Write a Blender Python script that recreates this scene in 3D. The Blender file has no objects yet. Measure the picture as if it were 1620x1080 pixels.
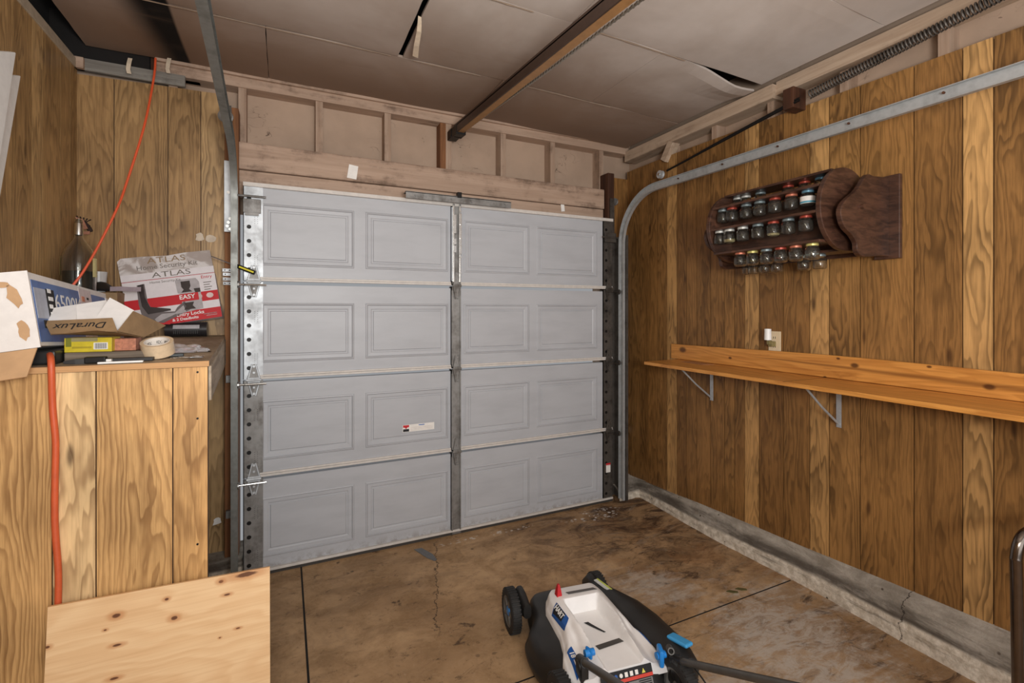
import bpy, bmesh, math, random
from mathutils import Vector, Matrix
random.seed(7)
S = bpy.context.scene
C = S.collection

# ---------------------------------------------------------------- camera, light, exposure
FPX = 755.0
CAMZ = 1.443
YAW = math.radians(25.5)
cam_d = bpy.data.cameras.new('camera'); cam = bpy.data.objects.new('camera', cam_d); C.objects.link(cam)
cam.location = (0, 0, CAMZ)
cam.rotation_euler = (math.radians(90), 0, -YAW)
cam_d.sensor_fit = 'HORIZONTAL'; cam_d.sensor_width = 36.0
cam_d.lens = 36.0 * FPX / 1620.0
cam_d.shift_x = 0.0; cam_d.shift_y = -50.0 / 1620.0
cam_d.clip_start = 0.02; cam_d.clip_end = 100
S.camera = cam

w = bpy.data.worlds.new('world'); S.world = w; w.use_nodes = True
w.node_tree.nodes['Background'].inputs[0].default_value = (0.93, 0.96, 1.0, 1)
w.node_tree.nodes['Background'].inputs[1].default_value = 0.35

def area(name, loc, target, size, power, color, size_y=None):
    d = bpy.data.lights.new(name, 'AREA'); d.energy = power; d.color = color
    d.shape = 'RECTANGLE'; d.size = size; d.size_y = size_y or size
    o = bpy.data.objects.new(name, d); C.objects.link(o); o.location = loc
    o.rotation_euler = (Vector(target) - Vector(loc)).to_track_quat('-Z', 'Y').to_euler()
    return o
# photographer's soft key at the camera's left, an added ceiling uplight and an added fill behind the camera
area('soft_key_light', (-0.15, -0.25, 1.75), (0.9, 3.0, 1.35), 0.45, 15, (1.0, 0.97, 0.93))
area('ceiling_uplight', (0.35, -0.55, 1.55), (0.75, 0.5, 2.77), 0.5, 60, (1.0, 0.99, 0.97))
area('back_fill_light', (0.8, -1.9, 1.5), (0.9, 3.0, 1.2), 3.0, 48, (0.97, 0.98, 1.0), 2.2)

S.view_settings.view_transform = 'Standard'
S.view_settings.look = 'None'
S.view_settings.gamma = 1.0
S.view_settings.use_curve_mapping = False
S.view_settings.exposure = -0.08

# ---------------------------------------------------------------- helpers
RX, RY, FX, FY = math.cos(YAW), -math.sin(YAW), math.sin(YAW), math.cos(YAW)
def ray(u, v):
    a = (u - 810) / FPX
    return Vector((FX + a*RX, FY + a*RY, -(v - 490) / FPX))
def W(u, v, X=None, Y=None, Z=None, s=None):
    """photo measurement -> metres, on a known wall, floor or depth"""
    r = ray(u, v)
    if X is not None: s = X / r.x
    elif Y is not None: s = Y / r.y
    elif Z is not None: s = (Z - CAMZ) / r.z
    return Vector((r.x*s, r.y*s, CAMZ + r.z*s))
def srgb(c):
    def f(x):
        x /= 255.0
        return x/12.92 if x <= 0.04045 else ((x+0.055)/1.055)**2.4
    return (f(c[0]), f(c[1]), f(c[2]), 1.0)

class G:
    """node graph shorthand"""
    def __init__(s, name):
        s.m = bpy.data.materials.new(name); s.m.use_nodes = True
        s.t = s.m.node_tree; s.n = s.t.nodes; s.b = s.n['Principled BSDF']
    def new(s, typ, **k):
        n = s.n.new(typ)
        for a, v in k.items(): setattr(n, a, v)
        return n
    def put(s, sock, v):
        if isinstance(v, bpy.types.NodeSocket): s.t.links.new(v, sock)
        elif v is not None: sock.default_value = v
    def math(s, op, a, b=0.0, c=None, clamp=False):
        n = s.new('ShaderNodeMath', operation=op, use_clamp=clamp)
        s.put(n.inputs[0], a); s.put(n.inputs[1], b)
        if c is not None: s.put(n.inputs[2], c)
        return n.outputs[0]
    def coord(s, kind='Object'): return s.new('ShaderNodeTexCoord').outputs[kind]
    def uv(s, name): return s.new('ShaderNodeUVMap', uv_map=name).outputs[0]
    def sep(s, v):
        n = s.new('ShaderNodeSeparateXYZ'); s.put(n.inputs[0], v); return n.outputs
    def comb(s, x=0.0, y=0.0, z=0.0):
        n = s.new('ShaderNodeCombineXYZ'); s.put(n.inputs[0], x); s.put(n.inputs[1], y); s.put(n.inputs[2], z); return n.outputs[0]
    def map(s, v, scale=(1,1,1), loc=(0,0,0), rot=(0,0,0)):
        n = s.new('ShaderNodeMapping'); s.put(n.inputs[0], v)
        n.inputs['Scale'].default_value = scale; n.inputs['Location'].default_value = loc; n.inputs['Rotation'].default_value = rot
        return n.outputs[0]
    def noise(s, v, scale=5.0, detail=4.0, rough=0.55, dist=0.0):
        n = s.new('ShaderNodeTexNoise'); s.put(n.inputs['Vector'], v)
        n.inputs['Scale'].default_value = scale; n.inputs['Detail'].default_value = detail
        n.inputs['Roughness'].default_value = rough; n.inputs['Distortion'].default_value = dist
        return n.outputs[0]
    def vor(s, v, scale=5.0, feature='F1'):
        n = s.new('ShaderNodeTexVoronoi', feature=feature); s.put(n.inputs['Vector'], v); n.inputs['Scale'].default_value = scale
        return n.outputs['Distance']
    def ramp(s, f, stops, interp='LINEAR'):
        n = s.new('ShaderNodeValToRGB'); s.put(n.inputs[0], f); cr = n.color_ramp; cr.interpolation = interp
        while len(cr.elements) < len(stops): cr.elements.new(0.5)
        for e, (p, c) in zip(cr.elements, stops):
            e.position = p; e.color = c if len(c) == 4 else (*c, 1)
        return n.outputs[0]
    def sm(s, f, lo, hi, a=0.0, b=1.0):
        n = s.new('ShaderNodeMapRange', interpolation_type='SMOOTHSTEP'); s.put(n.inputs[0], f)
        s.put(n.inputs[1], lo); s.put(n.inputs[2], hi); s.put(n.inputs[3], a); s.put(n.inputs[4], b)
        return n.outputs[0]
    def mix(s, f, a, b, blend='MIX'):
        n = s.new('ShaderNodeMix', data_type='RGBA', blend_type=blend); n.clamp_factor = True
        s.put(n.inputs[0], f); s.put(n.inputs[6], a); s.put(n.inputs[7], b); return n.outputs[2]
    def hsv(s, c, h=0.5, sat=1.0, v=1.0):
        n = s.new('ShaderNodeHueSaturation'); s.put(n.inputs['Color'], c)
        s.put(n.inputs['Hue'], h); s.put(n.inputs['Saturation'], sat); s.put(n.inputs['Value'], v); return n.outputs[0]
    def bump(s, h, strength=0.3, dist=0.01):
        n = s.new('ShaderNodeBump'); s.put(n.inputs['Height'], h); n.inputs['Strength'].default_value = strength
        n.inputs['Distance'].default_value = dist; s.t.links.new(n.outputs[0], s.b.inputs['Normal'])
    def out(s, color=None, rough=None, metal=None, spec=None):
        s.put(s.b.inputs['Base Color'], color)
        if rough is not None: s.put(s.b.inputs['Roughness'], rough)
        if metal is not None: s.put(s.b.inputs['Metallic'], metal)
        if spec is not None: s.put(s.b.inputs['Specular IOR Level'], spec)
        return s.m

_mc = {}
def plain(name, rgb, rough=0.5, metal=0.0, var=0.12, scale=30.0, bump=0.0, spec=0.5):
    if name in _mc: return _mc[name]
    g = G(name); p = g.coord('Object'); n = g.noise(p, scale, 5, 0.6)
    c = srgb(rgb); k = g.sm(n, 0.3, 0.7, 1-var, 1+var*0.6)
    col = g.hsv(c, v=k)
    if bump: g.bump(n, bump, 0.002)
    _mc[name] = g.out(col, rough, metal, spec); return _mc[name]

def galv(name, rgb, rough=0.42, metal=0.85, dirt=0.35, dirtc=(70,60,50)):
    g = G(name); p = g.coord('Object')
    v = g.vor(p, 45); n = g.noise(p, 9, 6, 0.65); n2 = g.noise(g.map(p, (1,1,0.2)), 30, 4)
    col = g.hsv(srgb(rgb), v=g.sm(v, 0.0, 0.8, 0.94, 1.05))
    col = g.mix(g.sm(g.math('ADD', n, g.math('MULTIPLY', n2, 0.4)), 0.62, 0.95, 0.0, dirt), col, srgb(dirtc))
    g.bump(n2, 0.12, 0.002)
    return g.out(col, g.sm(n, 0.3, 0.8, rough, rough+0.25), metal)

def lumber(name, c1, c2, axis='z', scale=1.0, dirt=0.0, dirtc=(60,45,35), rough=0.65, bump=0.2, knots=0.0):
    g = G(name); p = g.coord('Object')
    st = {'x': (1.2, 22, 22), 'y': (22, 1.2, 22), 'z': (22, 22, 1.2)}[axis]
    st = tuple(a*scale for a in st)
    n1 = g.noise(g.map(p, st), 1.0, 5, 0.6, 0.6); n2 = g.noise(g.map(p, tuple(a*5 for a in st)), 1.0, 3, 0.6)
    f = g.math('ADD', g.math('MULTIPLY', n1, 0.75), g.math('MULTIPLY', n2, 0.25))
    col = g.mix(g.sm(f, 0.32, 0.68), srgb(c1), srgb(c2))
    if knots:
        v = g.vor(g.map(p, tuple(3.0 if a < 5 else 7.0 for a in st)), 1.0)
        col = g.mix(g.sm(v, 0.0, 0.11, knots, 0.0), col, srgb((70,38,20)))
    if dirt:
        n3 = g.noise(p, 6, 6, 0.7); n4 = g.noise(g.map(p, tuple(a*0.5 for a in st)), 1.6, 6, 0.75)
        col = g.mix(g.sm(g.math('ADD', n3, n4), 1.0, 1.32, 0.0, dirt), col, srgb(dirtc))
    g.bump(f, bump, 0.003)
    return g.out(col, rough, spec=0.3)

def panel_mat(name, dark, mid, light, line, val=1.0):
    """printed oak/walnut sheet paneling: cathedral rings per plank"""
    g = G(name)
    uv = g.sep(g.uv('UVMap')); pt = g.sep(g.uv('plank'))
    x, z, seed, tone = uv[0], uv[1], pt[0], pt[1]
    wob = g.noise(g.comb(g.math('MULTIPLY', seed, 13.7), g.math('MULTIPLY', z, 0.9), 2.0), 1.0, 2, 0.5)
    x1 = g.math('ADD', x, g.math('MULTIPLY', g.math('SUBTRACT', wob, 0.5), 0.12))
    big = g.noise(g.comb(g.math('MULTIPLY', x, 9.0), g.math('MULTIPLY', z, 1.5), g.math('MULTIPLY', seed, 31.0)), 1.0, 3, 0.55, 0.3)
    fine = g.noise(g.comb(g.math('MULTIPLY', x, 60.0), g.math('MULTIPLY', z, 9.0), seed), 1.0, 3, 0.6)
    t = g.math('MULTIPLY', g.math('MULTIPLY', x1, x1), 400.0)
    t = g.math('ADD', t, g.math('MULTIPLY', z, g.math('ADD', 2.2, g.math('MULTIPLY', seed, 1.2))))
    t = g.math('ADD', t, g.math('MULTIPLY', big, 9.0))
    t = g.math('ADD', t, g.math('MULTIPLY', fine, 0.22))
    fr = g.math('FRACT', t)
    ring = g.math('MULTIPLY', g.sm(fr, 0.25, 0.86), g.sm(fr, 0.86, 1.0, 1.0, 0.0))
    streak = g.noise(g.comb(g.math('MULTIPLY', x, 230.0), g.math('MULTIPLY', z, 9.0), g.math('MULTIPLY', seed, 5.0)), 1.0, 4, 0.65)
    blot = g.noise(g.comb(g.math('MULTIPLY', x, 5.0), g.math('MULTIPLY', z, 2.2), g.math('MULTIPLY', seed, 51.0)), 1.0, 4, 0.6)
    base = g.ramp(tone, [(0.0, srgb(dark)), (0.5, srgb(mid)), (1.0, srgb(light))])
    lm = g.math('MULTIPLY', ring, g.sm(blot, 0.3, 0.7, 0.85, 0.35))
    col = g.mix(lm, base, g.mix(0.72, base, srgb(line)))
    qt = g.math('SUBTRACT', 1.0, g.math('MULTIPLY', tone, 0.62))
    col = g.mix(g.math('MULTIPLY', g.sm(streak, 0.40, 0.70, 0.0, 0.62), qt), col, g.mix(0.75, base, srgb(line)))
    band = g.noise(g.comb(g.math('MULTIPLY', x, 42.0), g.math('MULTIPLY', z, 1.1), g.math('MULTIPLY', seed, 77.0)), 1.0, 4, 0.7)
    col = g.mix(g.math('MULTIPLY', g.sm(band, 0.50, 0.72, 0.0, 0.65), qt), col, g.mix(0.8, base, srgb(line)))
    col = g.mix(g.sm(band, 0.28, 0.42, 0.30, 0.0), col, g.hsv(base, v=1.35))
    # knots
    vk = g.vor(g.comb(g.math('MULTIPLY', x, 9.0), g.math('MULTIPLY', z, 2.4), g.math('MULTIPLY', seed, 9.0)), 1.0)
    col = g.mix(g.sm(vk, 0.03, 0.13, 0.75, 0.0), col, srgb((58, 34, 18)))
    col = g.hsv(col, v=g.math('MULTIPLY', g.sm(blot, 0.25, 0.75, 0.80, 1.26), val))
    g.bump(streak, 0.10, 0.001)
    return g.out(col, 0.42, spec=0.35)

# ---- mesh helpers
def bm_new(): return bmesh.new()
def bx(bm, x0, x1, y0, y1, z0, z1, M=None, bev=0.0):
    r = bmesh.ops.create_cube(bm, size=1.0)
    vs = r['verts']
    for v in vs:
        v.co = Vector(((x0+x1)/2 + v.co.x*(x1-x0), (y0+y1)/2 + v.co.y*(y1-y0), (z0+z1)/2 + v.co.z*(z1-z0)))
    if bev > 0:
        es = list({e for v in vs for e in v.link_edges})
        r2 = bmesh.ops.bevel(bm, geom=es, offset=bev, segments=2, affect='EDGES', profile=0.5)
        vs = list({v for f in r2['faces'] for v in f.verts} | {v for v in vs if v.is_valid})
    if M is not None:
        for v in vs: v.co = M @ v.co
    return vs
def cyl(bm, p0, p1, r0, r1=None, n=16, caps=True):
    r1 = r0 if r1 is None else r1
    p0, p1 = Vector(p0), Vector(p1); d = (p1-p0)
    q = d.to_track_quat('Z', 'Y')
    a, b = [], []
    for i in range(n):
        t = 2*math.pi*i/n; o = Vector((math.cos(t), math.sin(t), 0))
        a.append(bm.verts.new(p0 + q @ (o*r0))); b.append(bm.verts.new(p1 + q @ (o*r1)))
    for i in range(n): bm.faces.new((a[i], a[(i+1) % n], b[(i+1) % n], b[i]))
    if caps: bm.faces.new(a[::-1]); bm.faces.new(b)
def tube(bm, pts, r, n=10, caps=True):
    pts = [Vector(p) for p in pts]; rings = []
    up = None
    for i, p in enumerate(pts):
        d = (pts[min(i+1, len(pts)-1)] - pts[max(i-1, 0)]).normalized()
        if up is None:
            up = Vector((0, 0, 1)) if abs(d.z) < 0.9 else Vector((0, 1, 0))
        s = d.cross(up).normalized(); up = s.cross(d).normalized()
        rr = r(i) if callable(r) else r
        rings.append([bm.verts.new(p + (s*math.cos(2*math.pi*k/n) + up*math.sin(2*math.pi*k/n))*rr) for k in range(n)])
    for a, b in zip(rings, rings[1:]):
        for k in range(n): bm.faces.new((a[k], a[(k+1) % n], b[(k+1) % n], b[k]))
    if caps: bm.faces.new(rings[0][::-1]); bm.faces.new(rings[-1])
def lathe(bm, prof, n=24, M=None):
    rings = []
    for r, z in prof:
        ring = []
        for k in range(n):
            t = 2*math.pi*k/n; p = Vector((r*math.cos(t), r*math.sin(t), z))
            ring.append(bm.verts.new(M @ p if M is not None else p))
        rings.append(ring)
    for a, b in zip(rings, rings[1:]):
        for k in range(n): bm.faces.new((a[k], a[(k+1) % n], b[(k+1) % n], b[k]))
    return rings
def prism(bm, poly, h0, h1, M=None):
    """poly in xy extruded from z=h0 to h1"""
    a = [bm.verts.new((p[0], p[1], h0)) for p in poly]; b = [bm.verts.new((p[0], p[1], h1)) for p in poly]
    n = len(poly)
    for i in range(n): bm.faces.new((a[i], a[(i+1) % n], b[(i+1) % n], b[i]))
    bm.faces.new(a[::-1]); bm.faces.new(b)
    if M is not None:
        for v in a + b: v.co = M @ v.co
def slab(bm, pts, thick):
    """planar polygon of 3D points given thickness along its normal, half each side"""
    pts = [Vector(p) for p in pts]
    nrm = Vector((0, 0, 0))
    for i in range(len(pts)):
        nrm += pts[i].cross(pts[(i+1) % len(pts)])
    nrm.normalize()
    a = [bm.verts.new(p - nrm*thick/2) for p in pts]; b = [bm.verts.new(p + nrm*thick/2) for p in pts]
    n = len(pts)
    for i in range(n): bm.faces.new((a[i], a[(i+1) % n], b[(i+1) % n], b[i]))
    bm.faces.new(a[::-1]); bm.faces.new(b)
def loft(bm, rings, cap0=True, cap1=True):
    vr = [[bm.verts.new(p) for p in r] for r in rings]
    n = len(vr[0])
    for a, b in zip(vr, vr[1:]):
        for k in range(n): bm.faces.new((a[k], a[(k+1) % n], b[(k+1) % n], b[k]))
    if cap0: bm.faces.new(vr[0][::-1])
    if cap1: bm.faces.new(vr[-1])
def obj(name, bm, m, parent=None, smooth=False, bevel=0.0, ang=40):
    bmesh.ops.recalc_face_normals(bm, faces=bm.faces)
    me = bpy.data.meshes.new(name); bm.to_mesh(me); bm.free()
    if m is not None:
        for mm in (m if isinstance(m, (list, tuple)) else [m]): me.materials.append(mm)
    if smooth:
        me.polygons.foreach_set('use_smooth', [True]*len(me.polygons))
        try: me.set_sharp_from_angle(angle=math.radians(ang))
        except Exception: pass
    o = bpy.data.objects.new(name, me); C.objects.link(o)
    if parent: o.parent = parent
    if bevel:
        b = o.modifiers.new('bevel', 'BEVEL'); b.width = bevel; b.segments = 2; b.limit_method = 'ANGLE'
    return o
def thing(name, label, cat, loc=(0, 0, 0), rotz=0.0, group=None, kind=None, M=None):
    o = bpy.data.objects.new(name, None); C.objects.link(o)
    o.empty_display_size = 0.05
    if M is not None: o.matrix_world = M
    else: o.location = loc; o.rotation_euler = (0, 0, rotz)
    tag(o, label, cat, group, kind); return o
def tag(o, label=None, cat=None, group=None, kind=None):
    if label: o['label'] = label
    if cat: o['category'] = cat
    if group: o['group'] = group
    if kind: o['kind'] = kind
    return o
def struct(name, bm=None, m=None, label=None, smooth=False):
    if bm is None:
        o = bpy.data.objects.new(name, None); C.objects.link(o)
    else: o = obj(name, bm, m, smooth=smooth)
    o['kind'] = 'structure'
    if label: o['label'] = label
    return o
def frame(origin, xdir, ydir):
    x = Vector(xdir).normalized(); y = Vector(ydir); y = (y - x*y.dot(x)).normalized(); z = x.cross(y)
    M = Matrix((x, y, z)).transposed().to_4x4(); M.translation = Vector(origin); return M
def text(s, size, M, m, parent=None, name='printed_text', align='CENTER', sx=1.0, extr=0.0004, bold=0.0):
    """lettering as mesh; M places it (x right, y up, z out of the face)"""
    cu = bpy.data.curves.new(name, 'FONT'); cu.body = s; cu.size = size; cu.align_x = align; cu.align_y = 'CENTER'
    cu.extrude = extr; cu.offset = bold; cu.resolution_u = 3
    t = bpy.data.objects.new(name, cu); C.objects.link(t)
    dg = bpy.context.evaluated_depsgraph_get(); dg.update()
    me = bpy.data.meshes.new_from_object(t.evaluated_get(dg)); bpy.data.objects.remove(t); bpy.data.curves.remove(cu)
    me.transform(M @ Matrix.Diagonal((sx, 1, 1, 1))); me.materials.clear(); me.materials.append(m)
    o = bpy.data.objects.new(name, me); C.objects.link(o)
    if parent: o.parent = parent
    return o
def panel_sheet(name, O, U, N, seams, z0, z1, tones, m, parent=None, seed0=1, gap=0.0035, thick=0.005, zf0=None, zf1=None):
    """vertical random-groove paneling: O origin, U along, N outward; seams = positions along U"""
    O, U, N = Vector(O), Vector(U), Vector(N)
    bm = bm_new(); uvl = bm.loops.layers.uv.new('UVMap'); ptl = bm.loops.layers.uv.new('plank')
    f0 = zf0 or (lambda t: z0); f1 = zf1 or (lambda t: z1)
    rnd = random.Random(seed0)
    def quad(ps, uvs, sd, tn):
        f = bm.faces.new([bm.verts.new(p) for p in ps])
        for l, c in zip(f.loops, uvs): l[uvl].uv = c; l[ptl].uv = (sd, tn)
    P = lambda t, z, d: O + U*t + N*d + Vector((0, 0, z))
    for i in range(len(seams)-1):
        a, b = seams[i]+gap/2, seams[i+1]-gap/2; c = (a+b)/2
        sd = rnd.random(); tn = tones[i % len(tones)] if tones else rnd.random(); dx = rnd.uniform(-0.03, 0.03)
        z0a, z0b, z1a, z1b = f0(a), f0(b), f1(a), f1(b); k = sd*9
        quad([P(a, z0a, thick), P(b, z0b, thick), P(b, z1b, thick), P(a, z1a, thick)],
             [(a-c+dx, z0a+k), (b-c+dx, z0b+k), (b-c+dx, z1b+k), (a-c+dx, z1a+k)], sd, tn)
        for e, za, zb in ((a, z0a, z1a), (b, z0b, z1b)):
            quad([P(e, za, 0), P(e, za, thick), P(e, zb, thick), P(e, zb, 0)], [(e-c, za+k)]*2 + [(e-c, zb+k)]*2, sd, 0.0)
    # backing behind the grooves
    a, b = seams[0], seams[-1]
    bk = bm_new()
    me_o = obj(name, bm, m, parent)
    vs = [P(a, f0(a), 0), P(b, f0(b), 0), P(b, f1(b), 0), P(a, f1(a), 0)]
    vb = [p - N*0.006 for p in vs]
    A = [bk.verts.new(p) for p in vs]; B = [bk.verts.new(p) for p in vb]
    for i in range(4): bk.faces.new((A[i], A[(i+1) % 4], B[(i+1) % 4], B[i]))
    bk.faces.new(A); bk.faces.new(B[::-1])
    g = obj('groove_backing', bk, M['groove'], me_o if parent is None else me_o)
    return me_o

# ---------------------------------------------------------------- materials
M = {}
M['groove'] = plain('groove_dark', (38, 24, 16), 0.8)
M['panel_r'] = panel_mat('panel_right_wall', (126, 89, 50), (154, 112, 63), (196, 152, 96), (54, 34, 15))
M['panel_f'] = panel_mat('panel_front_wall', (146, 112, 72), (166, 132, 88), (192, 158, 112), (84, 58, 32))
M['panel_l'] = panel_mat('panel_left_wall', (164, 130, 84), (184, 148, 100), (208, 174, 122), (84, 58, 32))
M['panel_b'] = panel_mat('panel_bench', (200, 152, 96), (210, 168, 112), (230, 198, 148), (112, 70, 32))
M['cream'] = lumber('cream_painted_lumber', (184, 158, 138), (164, 138, 118), 'x', 1.0, 0.8, (92, 72, 58), 0.7, 0.35)
M['creamz'] = lumber('cream_painted_stud', (178, 154, 134), (154, 128, 108), 'z', 1.0, 0.65, (92, 72, 58), 0.7, 0.2)
M['creamy'] = lumber('cream_painted_plate', (190, 168, 146), (164, 140, 118), 'y', 1.0, 0.5, (92, 74, 60), 0.7, 0.25)
def sheath(name, c, crackc=(70, 52, 42)):
    g = G(name); p = g.coord('Object')
    n = g.noise(p, 3, 6, 0.6); n2 = g.noise(p, 40, 3)
    d = g.noise(g.map(p, (1, 1, 2)), 5, 2, 0.5, 1.5)
    crack = g.math('MULTIPLY', g.sm(g.math('ABSOLUTE', g.math('SUBTRACT', d, 0.5)), 0.0, 0.006, 1.0, 0.0), g.sm(g.noise(p, 4.0, 1), 0.55, 0.68))
    col = g.hsv(srgb(c), v=g.sm(n, 0.3, 0.7, 0.88, 1.08))
    col = g.mix(g.math('MULTIPLY', crack, 0.8), col, srgb(crackc))
    col = g.mix(g.sm(g.noise(p, 14, 4, 0.7), 0.68, 0.78, 0.0, 0.55), col, srgb(crackc))
    g.bump(n2, 0.15, 0.002)
    return g.out(col, 0.75, spec=0.25)
M['sheath'] = sheath('cream_painted_sheathing', (172, 148, 128))
M['redwood'] = lumber('bare_redwood_stud', (144, 98, 62), (106, 68, 42), 'z', 1.0, 0.5, (60, 36, 24), 0.7, 0.3, 0.6)
M['darkwood'] = lumber('dark_bare_wood', (84, 52, 34), (56, 34, 24), 'z', 1.0, 0.3, (30, 20, 14), 0.7, 0.2)
M['door'] = None
g = G('painted_steel_door'); p = g.coord('Object'); n = g.noise(g.map(p, (1, 1, 4)), 3, 5, 0.6); n2 = g.noise(g.map(p, (6, 6, 90)), 4, 3)
zz = g.sep(p)[2]
col = g.mix(g.sm(n, 0.35, 0.75, 0.0, 0.45), srgb((180, 182, 186)), srgb((162, 163, 167)))
spl = g.math('MULTIPLY', g.sm(zz, 0.0, 0.09, 1.0, 0.0), g.sm(g.noise(p, 22, 6, 0.75), 0.42, 0.62))
col = g.mix(g.math('MULTIPLY', spl, 0.7), col, srgb((108, 90, 70)))
col = g.mix(g.sm(g.noise(g.map(p, (8, 8, 30)), 2, 6, 0.8), 0.66, 0.8, 0.0, 0.3), col, srgb((140, 132, 124)))
g.bump(n2, 0.08, 0.002)
M['door'] = g.out(col, 0.42, spec=0.4)
M['doorlip'] = plain('door_rail_lip_paint', (206, 200, 193), 0.5, var=0.08)
M['galv'] = galv('galvanised_bright', (196, 200, 203), 0.45, 0.55, 0.2)
M['galvd'] = galv('galvanised_dull', (142, 140, 137), 0.5, 0.6, 0.6)
M['galvx'] = galv('galvanised_grimy', (92, 86, 80), 0.55, 0.6, 0.7, (44, 36, 30))
M['track'] = galv('track_steel', (176, 178, 178), 0.4, 0.45, 0.3, (80, 76, 70))
M['trackd'] = galv('track_steel_dark', (132, 134, 130), 0.4, 0.55, 0.4, (60, 52, 44))
M['chrome'] = plain('bright_steel', (215, 215, 212), 0.25, 1.0)
M['blackmetal'] = plain('black_steel', (34, 32, 31), 0.45, 0.6)
M['white'] = plain('white_plastic', (238, 238, 236), 0.4, var=0.05)
M['paper'] = plain('white_paper', (236, 232, 226), 0.7, var=0.05)
M['ink'] = plain('black_ink', (28, 28, 30), 0.7)
M['greyink'] = plain('grey_ink', (120, 112, 104), 0.7)
M['red'] = plain('red_print', (196, 22, 34), 0.5, var=0.05)
M['blue'] = plain('blue_print', (30, 96, 176), 0.45, var=0.05)
M['brownwood'] = lumber('brown_bin', (80, 48, 32), (54, 30, 22), 'z', 1.0, 0.2)
M['void'] = plain('attic_dark', (24, 20, 18), 0.95)

# floor
g = G('stained_concrete_floor'); p = g.coord('Object'); sx, sy, sz = g.sep(p)
n1 = g.noise(p, 1.3, 7, 0.62, 0.5); n2 = g.noise(p, 5.5, 8, 0.72, 0.4); n3 = g.noise(g.map(p, (1, 2.2, 1), rot=(0, 0, 0.5)), 2.6, 8, 0.75, 1.2)
n4 = g.noise(p, 38, 5, 0.7)
c = g.mix(g.sm(n1, 0.35, 0.65), srgb((158, 126, 90)), srgb((194, 160, 120)))
c = g.mix(g.sm(n2, 0.42, 0.68, 0.0, 0.6), c, srgb((136, 106, 72)))
c = g.mix(g.sm(n4, 0.5, 0.75, 0.0, 0.35), c, srgb((176, 146, 112)))
sp2 = g.noise(p, 26, 6, .8)
c = g.mix(g.math('MULTIPLY', g.sm(sp2, .56, .68), .55), c, srgb((88, 66, 46)))
c = g.mix(g.math('MULTIPLY', g.sm(g.noise(g.map(p, (1, 1, 1), (5, 2, 0)), 48, 4, .8), .6, .7), .5), c, srgb((196, 170, 138)))
# darker oily zone along the door and the right side
right = g.sm(sx, 1.0, 2.1)
dk = g.math('MULTIPLY', g.sm(n3, 0.42, 0.62), g.math('ADD', 0.22, g.math('MULTIPLY', right, 0.55)))
far = g.sm(sy, 1.7, 2.6)
dk = g.math('MULTIPLY', dk, g.math('ADD', 0.45, g.math('MULTIPLY', far, 0.9)), clamp=True)
c = g.mix(dk, c, srgb((72, 50, 34)))
sp_ = g.noise(g.map(p, (1, 1.6, 1), rot=(0, 0, .3)), 9, 6, .75, .6)
c = g.mix(g.math('MULTIPLY', g.sm(sp_, .57, .66), g.sm(n1, .40, .58, .85, .25)), c, srgb((66, 48, 34)))
# rusty orange tints
c = g.mix(g.math('MULTIPLY', g.sm(g.noise(p, 3.2, 4, 0.6, 0.8), 0.5, 0.66), g.math('MULTIPLY', right, 0.40)), c, srgb((140, 98, 58)))
c = g.mix(g.math('MULTIPLY', g.sm(g.noise(g.map(p, (1, 3.4, 1), rot=(0, 0, .6)), 3.0, 9, .8, 1.6), .53, .66), g.math('MULTIPLY', right, .75)), c, srgb((150, 134, 114)))
c = g.mix(g.math('MULTIPLY', g.sm(g.noise(g.map(p, (1, 2.0, 1), (3, 1, 0), (0, 0, .5)), 3.6, 9, .8, 1.2), .52, .64), g.math('ADD', .15, g.math('MULTIPLY', right, .75))), c, srgb((70, 50, 36)))
# pale efflorescence, centred right of the mower
def blob(cx, cy, rx, ry, rot=0.0):
    q = g.map(p, (1, 1, 1), (-cx, -cy, 0)); ca, sa = math.cos(rot), math.sin(rot)
    X, Y, Z = g.sep(q)
    a = g.math('DIVIDE', g.math('ADD', g.math('MULTIPLY', X, ca), g.math('MULTIPLY', Y, sa)), rx)
    b = g.math('DIVIDE', g.math('SUBTRACT', g.math('MULTIPLY', Y, ca), g.math('MULTIPLY', X, sa)), ry)
    return g.math('SQRT', g.math('ADD', g.math('MULTIPLY', a, a), g.math('MULTIPLY', b, b)))
wn = g.math('ADD', g.math('MULTIPLY', g.noise(p, 4.5, 8, 0.78, 1.0), .55), g.math('MULTIPLY', g.noise(g.map(p, (1, 4.5, 1), rot=(0, 0, .55)), 3.2, 8, 0.75, .8), .45))
b1 = g.sm(g.math('ADD', blob(1.95, 1.28, 0.62, 0.42, 0.9), g.math('MULTIPLY', wn, 4.4)), 2.5, 3.25, 0.95, 0.0)
b2 = g.sm(g.math('ADD', blob(1.75, 1.92, 0.42, 0.24, -0.6), g.math('MULTIPLY', wn, 5.0)), 2.6, 3.4, 0.7, 0.0)
b3 = g.sm(g.math('ADD', blob(1.6, 1.15, 0.3, 0.5, 0.1), g.math('MULTIPLY', wn, 5.0)), 2.6, 3.4, 0.7, 0.0)
pale = g.math('MAXIMUM', g.math('MAXIMUM', b1, b2), b3)
vein = g.sm(g.noise(g.map(p, (1, 2.6, 1), (1, 5, 0), (0, 0, .7)), 6, 9, .8, 1.5), .44, .60, 1.0, .25)
c = g.mix(g.math('MULTIPLY', g.math('MULTIPLY', pale, vein), 0.9), c, g.mix(n4, srgb((178, 168, 154)), srgb((206, 198, 188))))
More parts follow.
